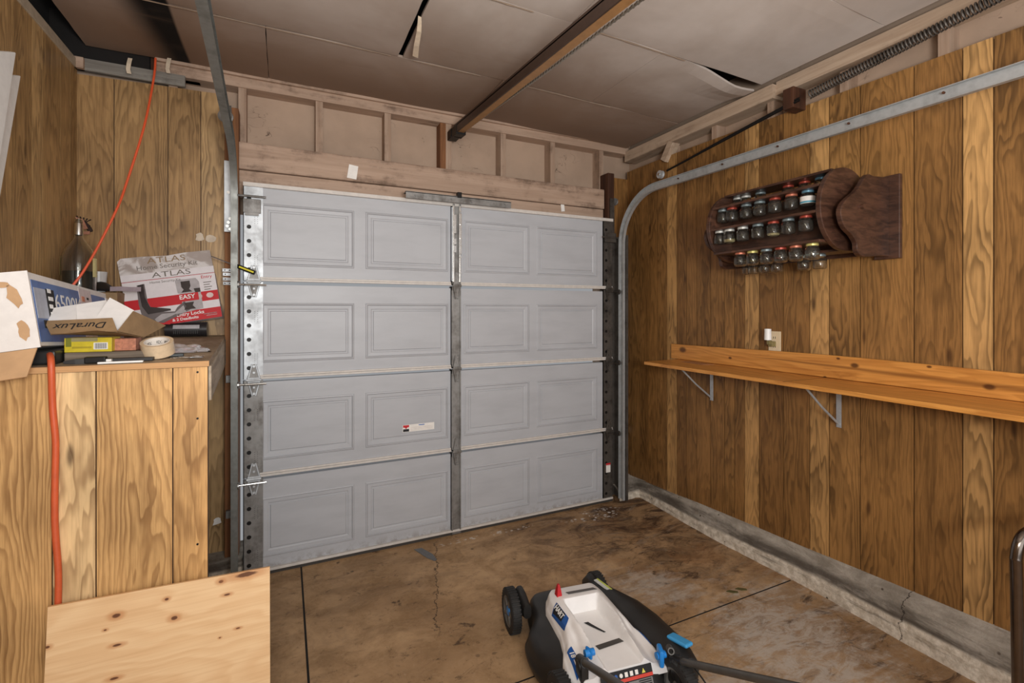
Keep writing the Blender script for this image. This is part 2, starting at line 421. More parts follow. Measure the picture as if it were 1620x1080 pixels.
# flaked white paint by the door
fl = g.vor(g.map(p, (1, 1.4, 1)), 30); fn = g.noise(p, 14, 4, 0.7)
zone = g.math('MAXIMUM', g.sm(g.math('ADD', blob(2.0, 2.78, 0.42, 0.13), g.math('MULTIPLY', fn, 1.0)), 0.9, 1.3, 1.0, 0.0),
              g.sm(g.math('ADD', blob(1.2, 2.83, 0.9, 0.05), g.math('MULTIPLY', fn, 1.4)), 1.0, 1.3, 0.8, 0.0))
fk = g.math('MULTIPLY', zone, g.math('MULTIPLY', g.sm(fl, 0.30, 0.42, 1.0, 0.0), g.sm(fn, 0.44, 0.52)))
c = g.mix(fk, c, srgb((214, 208, 200)))
# dark drops
dr = g.math('MULTIPLY', g.sm(g.vor(p, 9), 0.05, 0.12, 1.0, 0.0), g.sm(g.noise(p, 2.0, 2), 0.5, 0.62))
c = g.mix(g.math('MULTIPLY', dr, 0.7), c, srgb((52, 36, 26)))
# crack running from the door
ck = g.math('ABSOLUTE', g.math('SUBTRACT', sx, g.math('ADD', g.math('ADD', -0.07, g.math('MULTIPLY', sy, 0.30)), g.math('MULTIPLY', g.noise(p, 9, 5, 0.7), 0.12))))
ckm = g.math('MULTIPLY', g.sm(ck, 0.001, 0.005, 1.0, 0.0), g.math('MULTIPLY', g.sm(sy, 2.0, 2.15), g.sm(sy, 2.85, 2.9, 1.0, 0.0)))
c = g.mix(g.math('MULTIPLY', ckm, 0.8), c, srgb((44, 30, 22)))
g.bump(g.math('ADD', g.math('MULTIPLY', n4, 0.5), n2), 0.25, 0.004)
M['floor'] = g.out(c, g.sm(n2, 0.3, 0.7, 0.5, 0.75), spec=0.35)

# concrete curb
g = G('rough_grey_concrete'); p = g.coord('Object'); sx, sy, sz = g.sep(p)
n1 = g.noise(g.map(p, (1, 1, 3)), 4, 8, 0.7, 0.4); n2 = g.noise(p, 30, 6, 0.7)
rel = g.math('SUBTRACT', sz, g.math('MULTIPLY', g.math('SUBTRACT', 3.1, sy), 0.018))   # follows the curb as it grows
rel = g.math('ADD', rel, g.math('MULTIPLY', g.math('SUBTRACT', n1, .5), .03))
top = g.mix(g.sm(n1, 0.35, 0.65), srgb((140, 132, 120)), srgb((182, 174, 162)))
low = g.mix(g.sm(n2, 0.35, 0.65), srgb((186, 174, 156)), srgb((224, 214, 198)))
c = g.mix(g.sm(rel, .035, .055), low, top)
band = g.math('MULTIPLY', g.sm(rel, .040, .055), g.sm(rel, .075, .110, 1.0, 0.0))
c = g.mix(g.math('MULTIPLY', band, g.sm(g.noise(g.map(p, (1, .5, 3)), 4, 6, .7), .35, .55, .15, .85)), c, srgb((74, 66, 58)))
c = g.mix(g.sm(g.noise(g.map(p, (1, 0.35, 4)), 7, 7, 0.75), 0.52, 0.70, 0.0, 0.65), c, srgb((86, 78, 68)))
c = g.mix(g.math('MULTIPLY', g.sm(g.vor(p, 16), 0.05, 0.12, .9, 0.0), g.sm(g.noise(p, 6, 2), .45, .6)), c, srgb((66, 54, 44)))
ckc = g.math('ABSOLUTE', g.math('SUBTRACT', g.math('ADD', sy, g.math('MULTIPLY', g.noise(p, 14, 4, .7), .10)), 1.20))
c = g.mix(g.sm(ckc, .001, .004, .85, 0), c, srgb((50, 42, 36)))
g.bump(g.math('ADD', n2, n1), 0.6, 0.01)
M['curb'] = g.out(c, 0.85, spec=0.2)

# ceiling fibreboard with a soot stripe
g = G('brown_grey_fibreboard'); p = g.coord('Object'); sx, sy, sz = g.sep(p)
n1 = g.noise(p, 1.1, 5, 0.6, 0.3); n2 = g.noise(p, 90, 3, 0.6)
c = g.mix(g.sm(n1, 0.35, 0.65), srgb((204, 194, 186)), srgb((184, 172, 162)))
c = g.mix(g.sm(g.math('ADD', sy, g.math('MULTIPLY', n1, 0.6)), 1.9, 3.2, 0.0, 0.85), c, srgb((122, 94, 72)))  # light falling off towards the door, painted into the board colour
wide = g.sm(sy, 2.0, 3.05, 0.20, 0.085)
edge = g.math('SUBTRACT', -0.46, sx)                    # distance left of the sharp right edge
soot = g.math('MULTIPLY', g.sm(edge, -0.012, 0.004), g.sm(g.math('SUBTRACT', edge, wide), -0.05, 0.10, 1.0, 0.0))
soot = g.math('MULTIPLY', soot, g.math('MULTIPLY', g.sm(g.noise(p, 5, 3), 0.2, 0.45, 0.9, 1.0), g.sm(sy, 1.6, 2.2)))
c = g.mix(soot, c, srgb((26, 24, 24)))
c = g.mix(g.math('MULTIPLY', g.sm(g.noise(g.map(p, (0.4, 3, 1)), 2, 5, 0.6), 0.6, 0.75), 0.3), c, srgb((124, 100, 82)))
g.bump(n2, 0.15, 0.002)
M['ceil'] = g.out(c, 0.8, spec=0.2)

# ================================================================ SETTING
WX, WY, LX = 2.52, 3.10, -0.943
YB = -2.0            # how far back the room is built
# floor: slabs with open control joints, lying on dark bed
bm = bm_new()
jx, jy, gp = 0.085, 1.66, 0.009
def fbox(x0, x1, y0, y1): bx(bm, x0, x1, y0, y1, -0.05, 0.0)
fbox(LX-0.1, jx-gp/2, YB, jy-gp/2); fbox(jx+gp/2, WX+0.1, YB, jy-gp/2)
fbox(LX-0.1, jx-gp/2, jy+gp/2, WY+0.2); fbox(jx+gp/2, WX+0.1, jy+gp/2, WY+0.2)
fl_o = struct('floor', bm, M['floor'], 'stained brown concrete garage floor slabs')
bm = bm_new(); bx(bm, LX-0.1, WX+0.1, YB, WY+0.2, -0.08, -0.052)
obj('joint_bed', bm, M['void'], fl_o)
bm = bm_new(); bx(bm, LX, 2.44, jy-gp/2, jy+gp/2, -.02, -.0015); bx(bm, jx-gp/2, jx+gp/2, YB, WY, -.02, -.0015); obj('joint_filler', bm, M['void'], fl_o)

# concrete curb along right wall, turning at the front corner
def zwall(y): return 0.11 + (3.1 - y) * 0.041
bm = bm_new(); rnd = random.Random(3)
rows = []
NY = 90
def jit(a): return rnd.uniform(-a, a)
path = []
for i in range(NY+1):
    y = YB + (2.86-YB)*i/NY
    path.append(('r', y))
for i in range(NY+1):
    y = path[i][1]; zt = zwall(y) + 0.006; xb = 2.43 + 0.03*max(0, (y-1.2)/1.7) + 0.012*math.sin(y*5)
    rows.append([Vector((xb+jit(.004), y, -0.005)), Vector((xb+0.008+jit(.004), y, zt*0.28+jit(.006))), Vector((xb+0.02+jit(.003), y, zt*0.48+jit(.004))),
                 Vector((xb+0.035, y, zt*0.62+jit(.004))), Vector((xb+0.06, y, zt*0.85+jit(.003))), Vector((WX-0.004, y, zt)), Vector((WX+0.06, y, zt))])
# mitre into the short return under the front wall
for k, x in enumerate([2.50, 2.44, 2.38, 2.33, 2.29]):
    pass
zt = zwall(2.9)
corner = [Vector((2.47, 2.89, -0.005)), Vector((2.475, 2.90, .035)), Vector((2.485, 2.92, .06)), Vector((2.495, 2.95, .08)), Vector((2.505, 3.0, .1)), Vector((2.52, 3.09, zt)), Vector((2.58, 3.16, zt))]
rows.append(corner)
for x in (2.44, 2.40, 2.36, 2.32, 2.285):
    rows.append([Vector((x, 2.90+jit(.004), -0.005)), Vector((x, 2.905+jit(.004), .04)), Vector((x, 2.925, .065)), Vector((x, 2.95, .085)), Vector((x, 3.0, .105)), Vector((x, 3.09, zt)), Vector((x, 3.16, zt))])
vr = [[bm.verts.new(p) for p in r] for r in rows]
for a, b in zip(vr, vr[1:]):
    for k in range(len(a)-1): bm.faces.new((a[k], a[k+1], b[k+1], b[k]))
obj_c = struct('trim_curb', bm, M['curb'], 'rough grey concrete footing curb along the right wall', smooth=False)

# right wall
wr = struct('wall_right', label='right wall of random groove wood paneling, open studs above')
us = [1000, 1013, 1026, 1041, 1056, 1072, 1087, 1103, 1125, 1147, 1163, 1179, 1202, 1240, 1282, 1313, 1362, 1447, 1524, 1573]
ys = [WY - W(u, 490, X=WX).y for u in us]
ys = [0.0] + [y for y in ys if y > 0.02]
last = ys[-1]
for d in (0.16, 0.10, 0.22, 0.10, 0.20, 0.14, 0.23, 0.09, 0.20, 0.15, 0.22, 0.1, 0.2, 0.2, 0.2, 0.25):
    last += d; ys.append(min(last, WY-YB))
    if last > WY-YB: break
tn_by_u = {1000: .35, 1013: .25, 1026: .3, 1041: .35, 1056: .85, 1072: .15, 1087: .3, 1103: .3, 1125: .35, 1147: .5, 1163: .35, 1179: .9, 1202: .2, 1240: .35, 1282: .9, 1313: .55, 1362: .45, 1447: .3, 1524: 1.0, 1573: .35}
tones = [0.3] * (len(ys) - len([u for u in us if WY - W(u, 490, X=WX).y > 0.02]))
tones = [0.3] + [tn_by_u[u] for u in us if WY - W(u, 490, X=WX).y > 0.02] + [.5, .3, .9, .4, .3, .6]
def rt(t): return 2.56 - max(0, t-0.5)*0.026
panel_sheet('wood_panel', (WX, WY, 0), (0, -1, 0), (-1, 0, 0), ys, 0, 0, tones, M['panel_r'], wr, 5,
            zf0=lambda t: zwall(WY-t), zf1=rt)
bm = bm_new(); bx(bm, WX+0.09, WX+0.11, YB, WY+0.1, 0, 2.95); obj('sheathing', bm, M['sheath'], wr)
for i in range(13):
    y = 2.64 - 0.4*i
    if y < YB: break
    bm = bm_new(); bx(bm, WX+0.008, WX+0.09, y-0.02, y+0.02, 0.1, 2.64); obj('stud', bm, M['creamz'], wr)
bm = bm_new(); bx(bm, WX-0.03, WX+0.09, 1.80, WY, 2.64, 2.72); bx(bm, WX+0.0, WX+0.09, YB, 1.80, 2.66, 2.735); obj('top_plate', bm, M['creamy'], wr)
bm = bm_new(); Mb = Matrix.Translation((2.50, 2.62, 2.585)) @ Matrix.Rotation(0.6, 4, 'X'); bx(bm, -.02, .05, -.025, .025, -.07, .07, Mb); obj('wood_block', bm, M['creamy'], wr)

# front wall
wf = struct('wall_front', label='front wall around the garage door with open studs above the header')
us = [120, 181, 266, 318, 352]
xs = [W(u, 490, Y=WY).x - LX for u in us]; xs[0] = 0.0; xs[-1] = LX*-1 - 0.292
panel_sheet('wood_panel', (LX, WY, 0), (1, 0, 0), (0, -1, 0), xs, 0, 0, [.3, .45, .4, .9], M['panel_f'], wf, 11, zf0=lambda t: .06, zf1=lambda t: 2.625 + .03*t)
xs = [0, .07, .14, .24]
panel_sheet('wood_panel', (2.28, WY, 0), (1, 0, 0), (0, -1, 0), xs, 0, 0, [.7, .3, .3], M['panel_r'], wf, 13, zf0=lambda t: .1, zf1=lambda t: 2.5)
bm = bm_new(); bx(bm, LX-0.1, -0.25, WY+0.09, WY+0.11, 0, 2.95); bx(bm, 2.28, WX+0.1, WY+0.09, WY+0.11, 0, 2.95)
bx(bm, -0.25, 2.28, WY+0.09, WY+0.11, 2.0, 2.95); obj('sheathing', bm, M['sheath'], wf)
for x in (-.54, -.215, .19, .597, 1.004, 1.41, 1.817, 2.26):
    bm = bm_new(); bx(bm, x-.02, x+.02, WY, WY+.09, 2.36 if -.22 < x < 2.25 else 0.1, 2.70); obj('stud', bm, M['creamz'], wf)
bm = bm_new(); bx(bm, .945, .984, WY+.0, WY+.088, 2.36, 2.70); o = obj('stud', bm, M['redwood'], wf); o['label'] = 'bare reddish brown stud'
bm = bm_new(); bx(bm, LX+.33, WX, WY-.01, WY+.09, 2.70, 2.79, bev=.003); obj('top_plate', bm, M['cream'], wf)
bm = bm_new(); bx(bm, LX+.33, WX, WY-.03, WY-.01, 2.755, 2.80); obj('plate_trim', bm, M['cream'], wf)
bm = bm_new(); bx(bm, LX, LX+.46, WY-.02, WY+.0, 2.645, 2.705, bev=.003); o = obj('plate_trim', bm, lumber('dirty_grey_plate', (150, 146, 138), (112, 106, 98), 'x', 1, .6, (70, 62, 54)), wf); o['label'] = 'grey dirty exposed plate at left corner'
bm = bm_new(); bx(bm, LX, LX+.52, WY+.03, WY+.07, 2.70, 2.80); obj('blocking', bm, M['darkwood'], wf)
bm = bm_new(); bx(bm, LX-.1, LX+.30, WY-.004, WY+.03, 2.70, 2.93); obj('corner_shade_board', bm, M['void'], wf)  # black board standing in for the shade in the open corner gap
bm = bm_new(); bx(bm, LX, LX+.04, WY-.04, WY+.0, 2.645, 2.70, bev=.003); obj('corner_block', bm, M['cream'], wf)
bm = bm_new(); bx(bm, -.23, 2.24, WY-.07, WY+.02, 2.225, 2.375, bev=.006); obj('header_beam', bm, M['cream'], wf)
bm = bm_new(); bx(bm, -.23, 2.24, WY-.055, WY+.02, 2.08, 2.222, bev=.004); obj('header_board', bm, M['cream'], wf)
# jambs
bm = bm_new(); bx(bm, -.292, -.226, WY-.10, WY+.02, .10, 2.545, bev=.003); o = obj('jamb', bm, M['redwood'], wf); o['label'] = 'bare reddish brown jamb stud'
bm = bm_new(); bx(bm, 2.25, 2.31, WY-.10, WY+.02, .10, 2.50, bev=.003); o = obj('jamb', bm, M['darkwood'], wf); o['label'] = 'dark brown jamb post'
bm = bm_new(); bx(bm, -.42, -.205, WY-.13, WY+.1, 0, .10, bev=.01); o = obj('footing', bm, M['curb'], wf)
bm = bm_new(); bx(bm, LX, -.42, WY-.03, WY+.1, 0, .065, bev=.005); o = obj('footing', bm, M['curb'], wf)

# left wall
wl = struct('wall_left', label='left wall of dark vertical wood paneling')
us = [120, 109, 93, 65, 48, 16, -20]
ys = [WY - W(u, 490, X=LX).y for u in us]; ys[0] = 0
last = ys[-1]
while last < WY-YB: last += random.choice((.1, .2, .15)); ys.append(min(last, WY-YB))
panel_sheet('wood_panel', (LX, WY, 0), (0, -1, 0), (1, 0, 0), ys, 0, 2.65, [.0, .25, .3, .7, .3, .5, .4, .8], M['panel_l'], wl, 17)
bm = bm_new(); bx(bm, LX-.01, LX+.012, YB, WY, 2.645, 2.69, bev=.002); obj('wall_trim', bm, M['paper'], wl).data.materials[0] = plain('off_white_trim', (172, 158, 138), .6)
bm = bm_new(); bx(bm, LX-.12, LX-.10, YB, WY+.1, 2.6, 2.95); obj('dark_void_board', bm, M['void'], wl)  # black backing stands in for the shade inside the gap above the trim

# ceiling boards
bm = bm_new(); rnd = random.Random(9)
def droop(x, y):
    d = 0.0
    d += 0.035*math.exp(-((x-2.35)/.22)**2 - ((y-1.95)/.10)**2)
    d += 0.012*math.exp(-((x-2.0)/.5)**2 - ((y-1.30)/.10)**2)
    return d
def cboard(x0, x1, y0, y1, nx=14, ny=8, g0=.0015, drop=0.0, gapfn=None):
    x0 += g0; x1 -= g0; y0 += g0; y1 -= g0
    V = {}
    ph = rnd.random()*6
    for i in range(nx+1):
        for j in range(ny+1):
            a, b = i/nx, j/ny
            x = x0+(x1-x0)*a; y = y0+(y1-y0)*b
            if gapfn: y += gapfn(x)*(1-b)**3
            sag = .010*math.sin(math.pi*a)*math.sin(math.pi*b) + .002*math.sin(x*9+ph) - drop*(1-b) 
            z = 2.77 - sag - droop(x, y)*(1 if y > 1.87 else .2) - .018*max(0, x-1.2)
            ex = rnd.uniform(-.0012, .0012) if i in (0, nx) or j in (0, ny) else 0
            V[i, j] = (bm.verts.new((x+ex, y+ex, z)), bm.verts.new((x+ex, y+ex, z+.012)))
    for i in range(nx):
        for j in range(ny):
            for k in (0, 1): bm.faces.new((V[i, j][k], V[i+1, j][k], V[i+1, j+1][k], V[i, j+1][k]))
    for i in range(nx):
        for j in (0, ny): bm.faces.new((V[i, j][0], V[i+1, j][0], V[i+1, j][1], V[i, j][1]))
    for j in range(ny):
        for i in (0, nx): bm.faces.new((V[i, j][0], V[i, j+1][0], V[i, j+1][1], V[i, j][1]))
rowsY = [WY-.02, 2.51, 1.87, 1.24, .62, 0.0, -.62, -1.24, YB]
cuts = [[-.90, -.08, 1.14, 2.49], [-.90, .55, 1.75, 2.49], [-.90, .0, 1.2, 2.49], [-.90, .6, 1.75, 2.49]]
for r in range(8):
    cs = cuts[r % 4]
    for i in range(3):
        a, b = cs[i], cs[i+1]
        if r == 1 and i == 0: b -= .013
        if r == 1 and i == 1: a += .010
        cboard(a, b, rowsY[r+1] + (.006 if r == 0 else 0), rowsY[r], gapfn=(lambda x: .045*min(1, max(0, (x-1.85)/.5))) if r == 1 else None)
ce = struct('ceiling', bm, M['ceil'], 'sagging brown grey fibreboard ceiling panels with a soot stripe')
bm = bm_new(); bx(bm, LX-.12, WX+.12, YB, WY+.12, 2.93, 2.95); obj('attic_shade_board', bm, M['void'], ce)  # black lid added for the unlit space over the ceiling
for a, b in zip(rowsY[1:-1], rowsY[2:]):
    pass
# torn seam tape on the joints
tm = plain('torn_seam_tape', (178, 158, 138), .8)
bm = bm_new(); rnd2 = random.Random(4)
for yy in (2.51, 1.87):
    for x0, x1 in ((-.85, .5), (.62, 1.0), (1.2, 1.9)):
        n = 26; prev = None
        for i in range(n+1):
            x = x0+(x1-x0)*i/n; wv = rnd2.uniform(.002, .007); z = 2.7655-.018*max(0, x-1.2)-.0025 - droop(x, yy+.01)
            cur = (bm.verts.new((x, yy-wv, z)), bm.verts.new((x, yy+wv*.7, z)), bm.verts.new((x, yy, z+.003)))
            if prev:
                bm.faces.new((prev[0], cur[0], cur[1], prev[1])); bm.faces.new((prev[1], cur[1], cur[2], prev[2])); bm.faces.new((prev[2], cur[2], cur[0], prev[0]))
            prev = cur
obj('seam_tape', bm, tm, ce)
# hanging curls of tape
def strip(name, pts, wv, m, parent, th=.0012, wdir=(1, 0, 0)):
    bm = bm_new(); wd = Vector(wdir).normalized()
    ps = [Vector(p) for p in pts]
    A = []
    for i, p in enumerate(ps):
        d = (ps[min(i+1, len(ps)-1)]-ps[max(i-1, 0)]).normalized(); nn = d.cross(wd).normalized()
        ww = wv(i) if callable(wv) else wv
        A.append([bm.verts.new(p+wd*ww/2+nn*th/2), bm.verts.new(p-wd*ww/2+nn*th/2), bm.verts.new(p-wd*ww/2-nn*th/2), bm.verts.new(p+wd*ww/2-nn*th/2)])
    for a, b in zip(A, A[1:]):
        for k in range(4): bm.faces.new((a[k], a[(k+1) % 4], b[(k+1) % 4], b[k]))
    bm.faces.new(A[0]); bm.faces.new(A[-1][::-1])
    return obj(name, bm, m, parent, smooth=False)
tl = plain('pale_paper_tape', (206, 188, 164), .7)
o = strip('hanging_tape_curl', [W(664, 26, Z=2.762), W(664, 30, Z=2.762)+Vector((0, .0, -.012)), W(663, 50, Z=2.73), W(659, 72, Z=2.715), W(657, 90, Z=2.71)], (lambda i: .016+.004*i), tl, None, wdir=(1, .3, 0))
tag(o, 'pale curl of paper tape hanging from the ceiling slit', 'paper tape', 'strips of torn tape on the ceiling')
for u, lab in ((206, 'short torn strip at the ceiling edge left of the orange cord'), (268, 'short torn strip at the ceiling edge right of the orange cord')):
    t0 = W(u, 92, Y=WY-.05)
    o = strip('hanging_tape_curl', [t0, t0+Vector((-.004, -.006, -.03)), t0+Vector((-.008, -.004, -.06)), t0+Vector((-.004, 0, -.08))], .018, tl, None)
    tag(o, lab, 'paper tape', 'strips of torn tape on the ceiling')
# dark gap where the board droops at the right end
bm = bm_new(); prism(bm, [(1.95, 1.872), (2.46, 1.868), (2.46, 1.93), (2.2, 1.90)], 2.742, 2.762)

bm.free()
# tape scraps on the walls (parts of the walls)
def scrap(name, u, v, w_, h_, plane, m, label, cat, rot=0.0, off=.007):
    if 'Y' in plane:
        c0 = W(u, v, Y=plane['Y']-off); F = frame(c0, (math.cos(rot), 0, math.sin(rot)), (-math.sin(rot), 0, math.cos(rot)))
    else:
        c0 = W(u, v, X=plane['X']-off); F = frame(c0, (0, -math.cos(rot), math.sin(rot)), (0, math.sin(rot), math.cos(rot)))
    bm = bm_new(); r = random.Random(int(u*7+v))
    poly = []
    for i in range(10):
        t = 2*math.pi*i/10; q = r.uniform(.6, 1.0)
        cx, cy = math.cos(t), math.sin(t); k = max(abs(cx), abs(cy))
        poly.append((cx/k*w_/2*q, cy/k*h_/2*q))
    if cat == 'tape': poly = [(-w_/2, -h_/2), (w_/2, -h_/2*.94), (w_/2*.96, h_/2), (-w_/2*.98, h_/2*.96)]
    prism(bm, poly, 0, .0012, F)
    o = obj(name, bm, m); tag(o, label, cat); return o
scrap('tape_piece', 558, 272, .055, .085, {'Y': WY-.07}, M['paper'], 'white tape piece stuck on the header beam left of centre', 'tape', -.15, .002)
scrap('tape_piece', 890, 326, .03, .08, {'Y': WY-.055}, M['paper'], 'white tape piece hanging on the header right above the door', 'tape', .1, .004)
scrap('paper_scrap', 316, 374, .045, .05, {'Y': WY}, plain('peeled_paper', (206, 190, 170), .8), 'small torn paper scrap on the front paneling above the red box', 'paper', .1)
scrap('paper_scrap', 333, 378, .06, .05, {'Y': WY}, plain('peeled_paper', (206, 190, 170), .8), 'larger torn paper scrap beside the jamb above the red box', 'paper', -.2)
for i, (u, v, ww, hh) in enumerate([(982, 474, .05, .03), (983, 500, .07, .05), (982, 528, .05, .05)]):
    o = scrap('paint_scrap', u, v, ww, hh, {'Y': WY}, plain('peeled_paper', (206, 190, 170), .8),
          ['top', 'middle', 'lowest'][i] + ' of three torn scraps on the narrow corner paneling right of the door', 'paper', .1); o['group'] = 'torn scraps right of the door'
scrap('paper_scrap', 979, 648, .05, .07, {'Y': WY}, M['paper'], 'white triangular scrap on corner paneling low right of the door', 'paper', .4)
o = scrap('tape_piece', 989, 680, .025, .05, {'Y': WY}, M['paper'], 'small white tape piece above the grey patch right of the door', 'tape', 0, .009)
scrap('paper_scrap', 344, 824, .05, .05, {'Y': WY}, M['paper'], 'white paper scrap low on the paneling between the workbench and the jamb', 'paper', .1)
scrap('duct_tape_patch', 979, 693, .07, .13, {'Y': WY}, plain('grey_tape', (96, 88, 80), .5), 'dark grey tape patch low on the corner paneling', 'tape', -.3)

# ================================================================ GARAGE DOOR
DY = 2.94; DXL, DXR = -.20, 2.24; SH = .5325
door = struct('door_1', label='white four section steel garage door with raised panels')
door.location = (0, 0, 0)
embX = [(-.115, .372), (.436, .948), (1.055, 1.536), (1.590, 2.105)]
for s in range(4):
    z0, z1 = s*SH + .004, (s+1)*SH - (.004 if s == 3 else .016)
    bm = bm_new()
    xsb = [DXL] + [a for e in embX for a in e] + [DXR]; zsb = [z0, z0+.085, z1-.10, z1]
    Y0 = DY
    grid = {}
    def gv(i, j):
        if (i, j) not in grid: grid[i, j] = bm.verts.new((xsb[i], Y0, zsb[j]))
        return grid[i, j]
    for i in range(len(xsb)-1):
        for j in range(3):
            a, b, c, d = gv(i, j), gv(i+1, j), gv(i+1, j+1), gv(i, j+1)
            if j == 1 and i % 2 == 1:
                # stamped panel: step out, groove, bevel up to a raised field
                ring = [a, b, c, d]; ctr = Vector(((xsb[i]+xsb[i+1])/2, 0, (zsb[1]+zsb[2])/2)); hw = (xsb[i+1]-xsb[i])/2; hh = (zsb[2]-zsb[1])/2
                for ins, dep in ((.004, -.004), (.009, -.005), (.014, .003), (.032, .004), (.038, .0075), (.044, .0075), (.048, .002)):
                    nr = [bm.verts.new((ctr.x+sx_*(hw-ins), Y0-dep*-1 if False else Y0+dep, ctr.z+sz_*(hh-ins))) for sx_, sz_ in ((-1, -1), (1, -1), (1, 1), (-1, 1))]
                    for k in range(4): bm.faces.new((ring[k], ring[(k+1) % 4], nr[(k+1) % 4], nr[k]))
                    ring = nr
                bm.faces.new(ring)
            else: bm.faces.new((a, b, c, d))
    # back and edges
    bx(bm, DXL, DXR, Y0+.008, Y0+.045, z0, z1)
    sec = obj('section', bm, M['door'], door)
    # horizontal lip at the bottom of each section and top cap
    bm = bm_new()
    if s > 0:
        bx(bm, DXL+.02, DXR, Y0-.014, Y0+.004, z0-.002, z0+.010, bev=.002); bx(bm, DXL+.02, DXR, Y0-.009, Y0+.004, z0+.0105, z0+.021, bev=.002)
    if s == 3: bx(bm, DXL, DXR, Y0-.020, Y0+.004, z1-.018, z1+.004, bev=.002)
    obj('section_lip', bm, M['doorlip'], sec)
bm = bm_new(); bx(bm, DXL, DXR, DY-.018, DY+.03, .018, .032, bev=.002); obj('bottom_rail', bm, M['doorlip'], door)
bm = bm_new(); bx(bm, DXL, DXR, DY-.012, DY+.03, .0, .020); obj('bottom_seal', bm, plain('rubber_seal', (58, 54, 50), .7), door)
# left stile: bright perforated plate per door height
def stile(x0, x1, m, zlist, parent, holes, y=DY-.008, hr=.011):
    bm = bm_new()
    bx(bm, x0, x1, y, DY+.001, zlist[0], zlist[1])
    # folded flange
    bx(bm, x0, x0+.004, y, DY+.03, zlist[0], zlist[1])
    o = obj('stile', bm, m, parent)
    if holes:
        bh = bm_new()
        z = zlist[0]+.06
        while z < zlist[1]-.03:
            cyl(bh, (x0+.028, y-.0006, z), (x0+.028, y+.002, z), hr, n=16); z += .0765
        z = zlist[0]+.08
        while z < zlist[1]-.1:
            for k in range(6):
                for q in (0, 1): cyl(bh, (x0+.055+q*.014, y-.0006, z+k*.011), (x0+.055+q*.014, y+.001, z+k*.011), .0016, n=6)
            z += .23
        obj('stile_holes', bh, M['blackmetal'], o)
    return o
for s in range(4):
    stile(DXL, DXL+.095, M['galv'] if s >= 2 else M['galvd'], (s*SH+.004, (s+1)*SH-.004), door, True)
    stile(2.155, 2.24, M['galvx'], (s*SH+.004, (s+1)*SH-.004), door, True)
    o = stile(.965, 1.03, M['galvd'], (s*SH+.004, (s+1)*SH-.004), door, False, y=DY-.014)
    bm = bm_new(); bx(bm, .965, .973, DY-.022, DY-.012, s*SH+.03, (s+1)*SH-.03); bx(bm, 1.02, 1.028, DY-.022, DY-.012, s*SH+.03, (s+1)*SH-.03); obj('stile_ridge', bm, M['galv'] if s == 3 else M['galvd'], o)
# hinges
def hinge(x, z, m, side, wide=.06):
    h = bpy.data.objects.new('hinge', None); C.objects.link(h); h.parent = door; h.location = (x, DY-.016, z)
    def leaf(sgn):
        bm = bm_new()
        pts = [(-wide*.42, .012*sgn), (wide*.42, .012*sgn), (.008, .085*sgn), (-.008, .085*sgn)]
        Ml = frame((0, 0, 0), (1, 0, 0), (0, 0, 1))
        prism(bm, pts, 0, .003, Ml)
        lf = obj('hinge_leaf', bm, M['galvd'] if m is not M['galvx'] else m, h); bm = bm_new()
        for a, b in ((pts[0], pts[3]), (pts[1], pts[2])):
            A = Ml @ Vector((a[0], a[1], .003)); B = Ml @ Vector((b[0], b[1], .003)); tube(bm, [A, B], .0042, 6)
        cyl(bm, (0, -.003, .074*sgn), (0, -.009, .074*sgn), .007, n=6); cyl(bm, (0, -.003, .04*sgn), (0, -.009, .04*sgn), .006, n=6)
        obj('leaf_ribs', bm, m, h)
    leaf(1); leaf(-1)
    bm = bm_new(); cyl(bm, (-wide/2-.004, -.009, 0), (wide/2+.004, -.009, 0), .008, n=12); bx(bm, -wide/2, wide/2, -.012, 0, -.014, .014, bev=.002)
    obj('hinge_knuckle', bm, m, h)
    if side:
        bm = bm_new()
        cyl(bm, (-.045*1 if side < 0 else -.03, -.022, -.02), (.06 if side < 0 else .075, -.022, -.02), .0055, n=10)
        xr = -.075 if side < 0 else .075
        cyl(bm, (xr if side < 0 else .02, -.022, -.02), (xr+.035 if side < 0 else .085, -.022, -.02), .0055, n=10)
        cyl(bm, (xr-.006, -.022, -.02), (xr+.006, -.022, -.02), .019, n=18)
        obj('roller', bm, M['chrome'] if side < 0 else M['galvx'], h)
for k in (1, 2, 3):
    hinge(-.148, k*SH, M['galv'], -1, .062); hinge(1.0, k*SH, M['galvd'], 0, .05); hinge(2.20, k*SH, M['galvx'], 1, .055)
# top roller bracket left
bm = bm_new(); bx(bm, -.20, -.115, DY-.022, DY-.006, 1.965, 2.04, bev=.003); bx(bm, -.19, -.125, DY-.026, DY-.018, 1.95, 1.965)
cyl(bm, (-.24, DY-.03, 2.052), (-.09, DY-.03, 2.052), .006, n=10)
for k in range(6): bx(bm, -.19+k*.011, -.187+k*.011, DY-.025, DY-.02, 1.972, 2.034)
o = obj('top_roller_bracket', bm, M['galvd'], door)
bm = bm_new(); bx(bm, 2.16, 2.26, DY-.03, DY-.006, 1.95, 2.02, bev=.003); cyl(bm, (2.13, DY-.035, 1.985), (2.29, DY-.035, 1.985), .006, n=10); obj('top_roller_bracket', bm, M['galvx'], door)
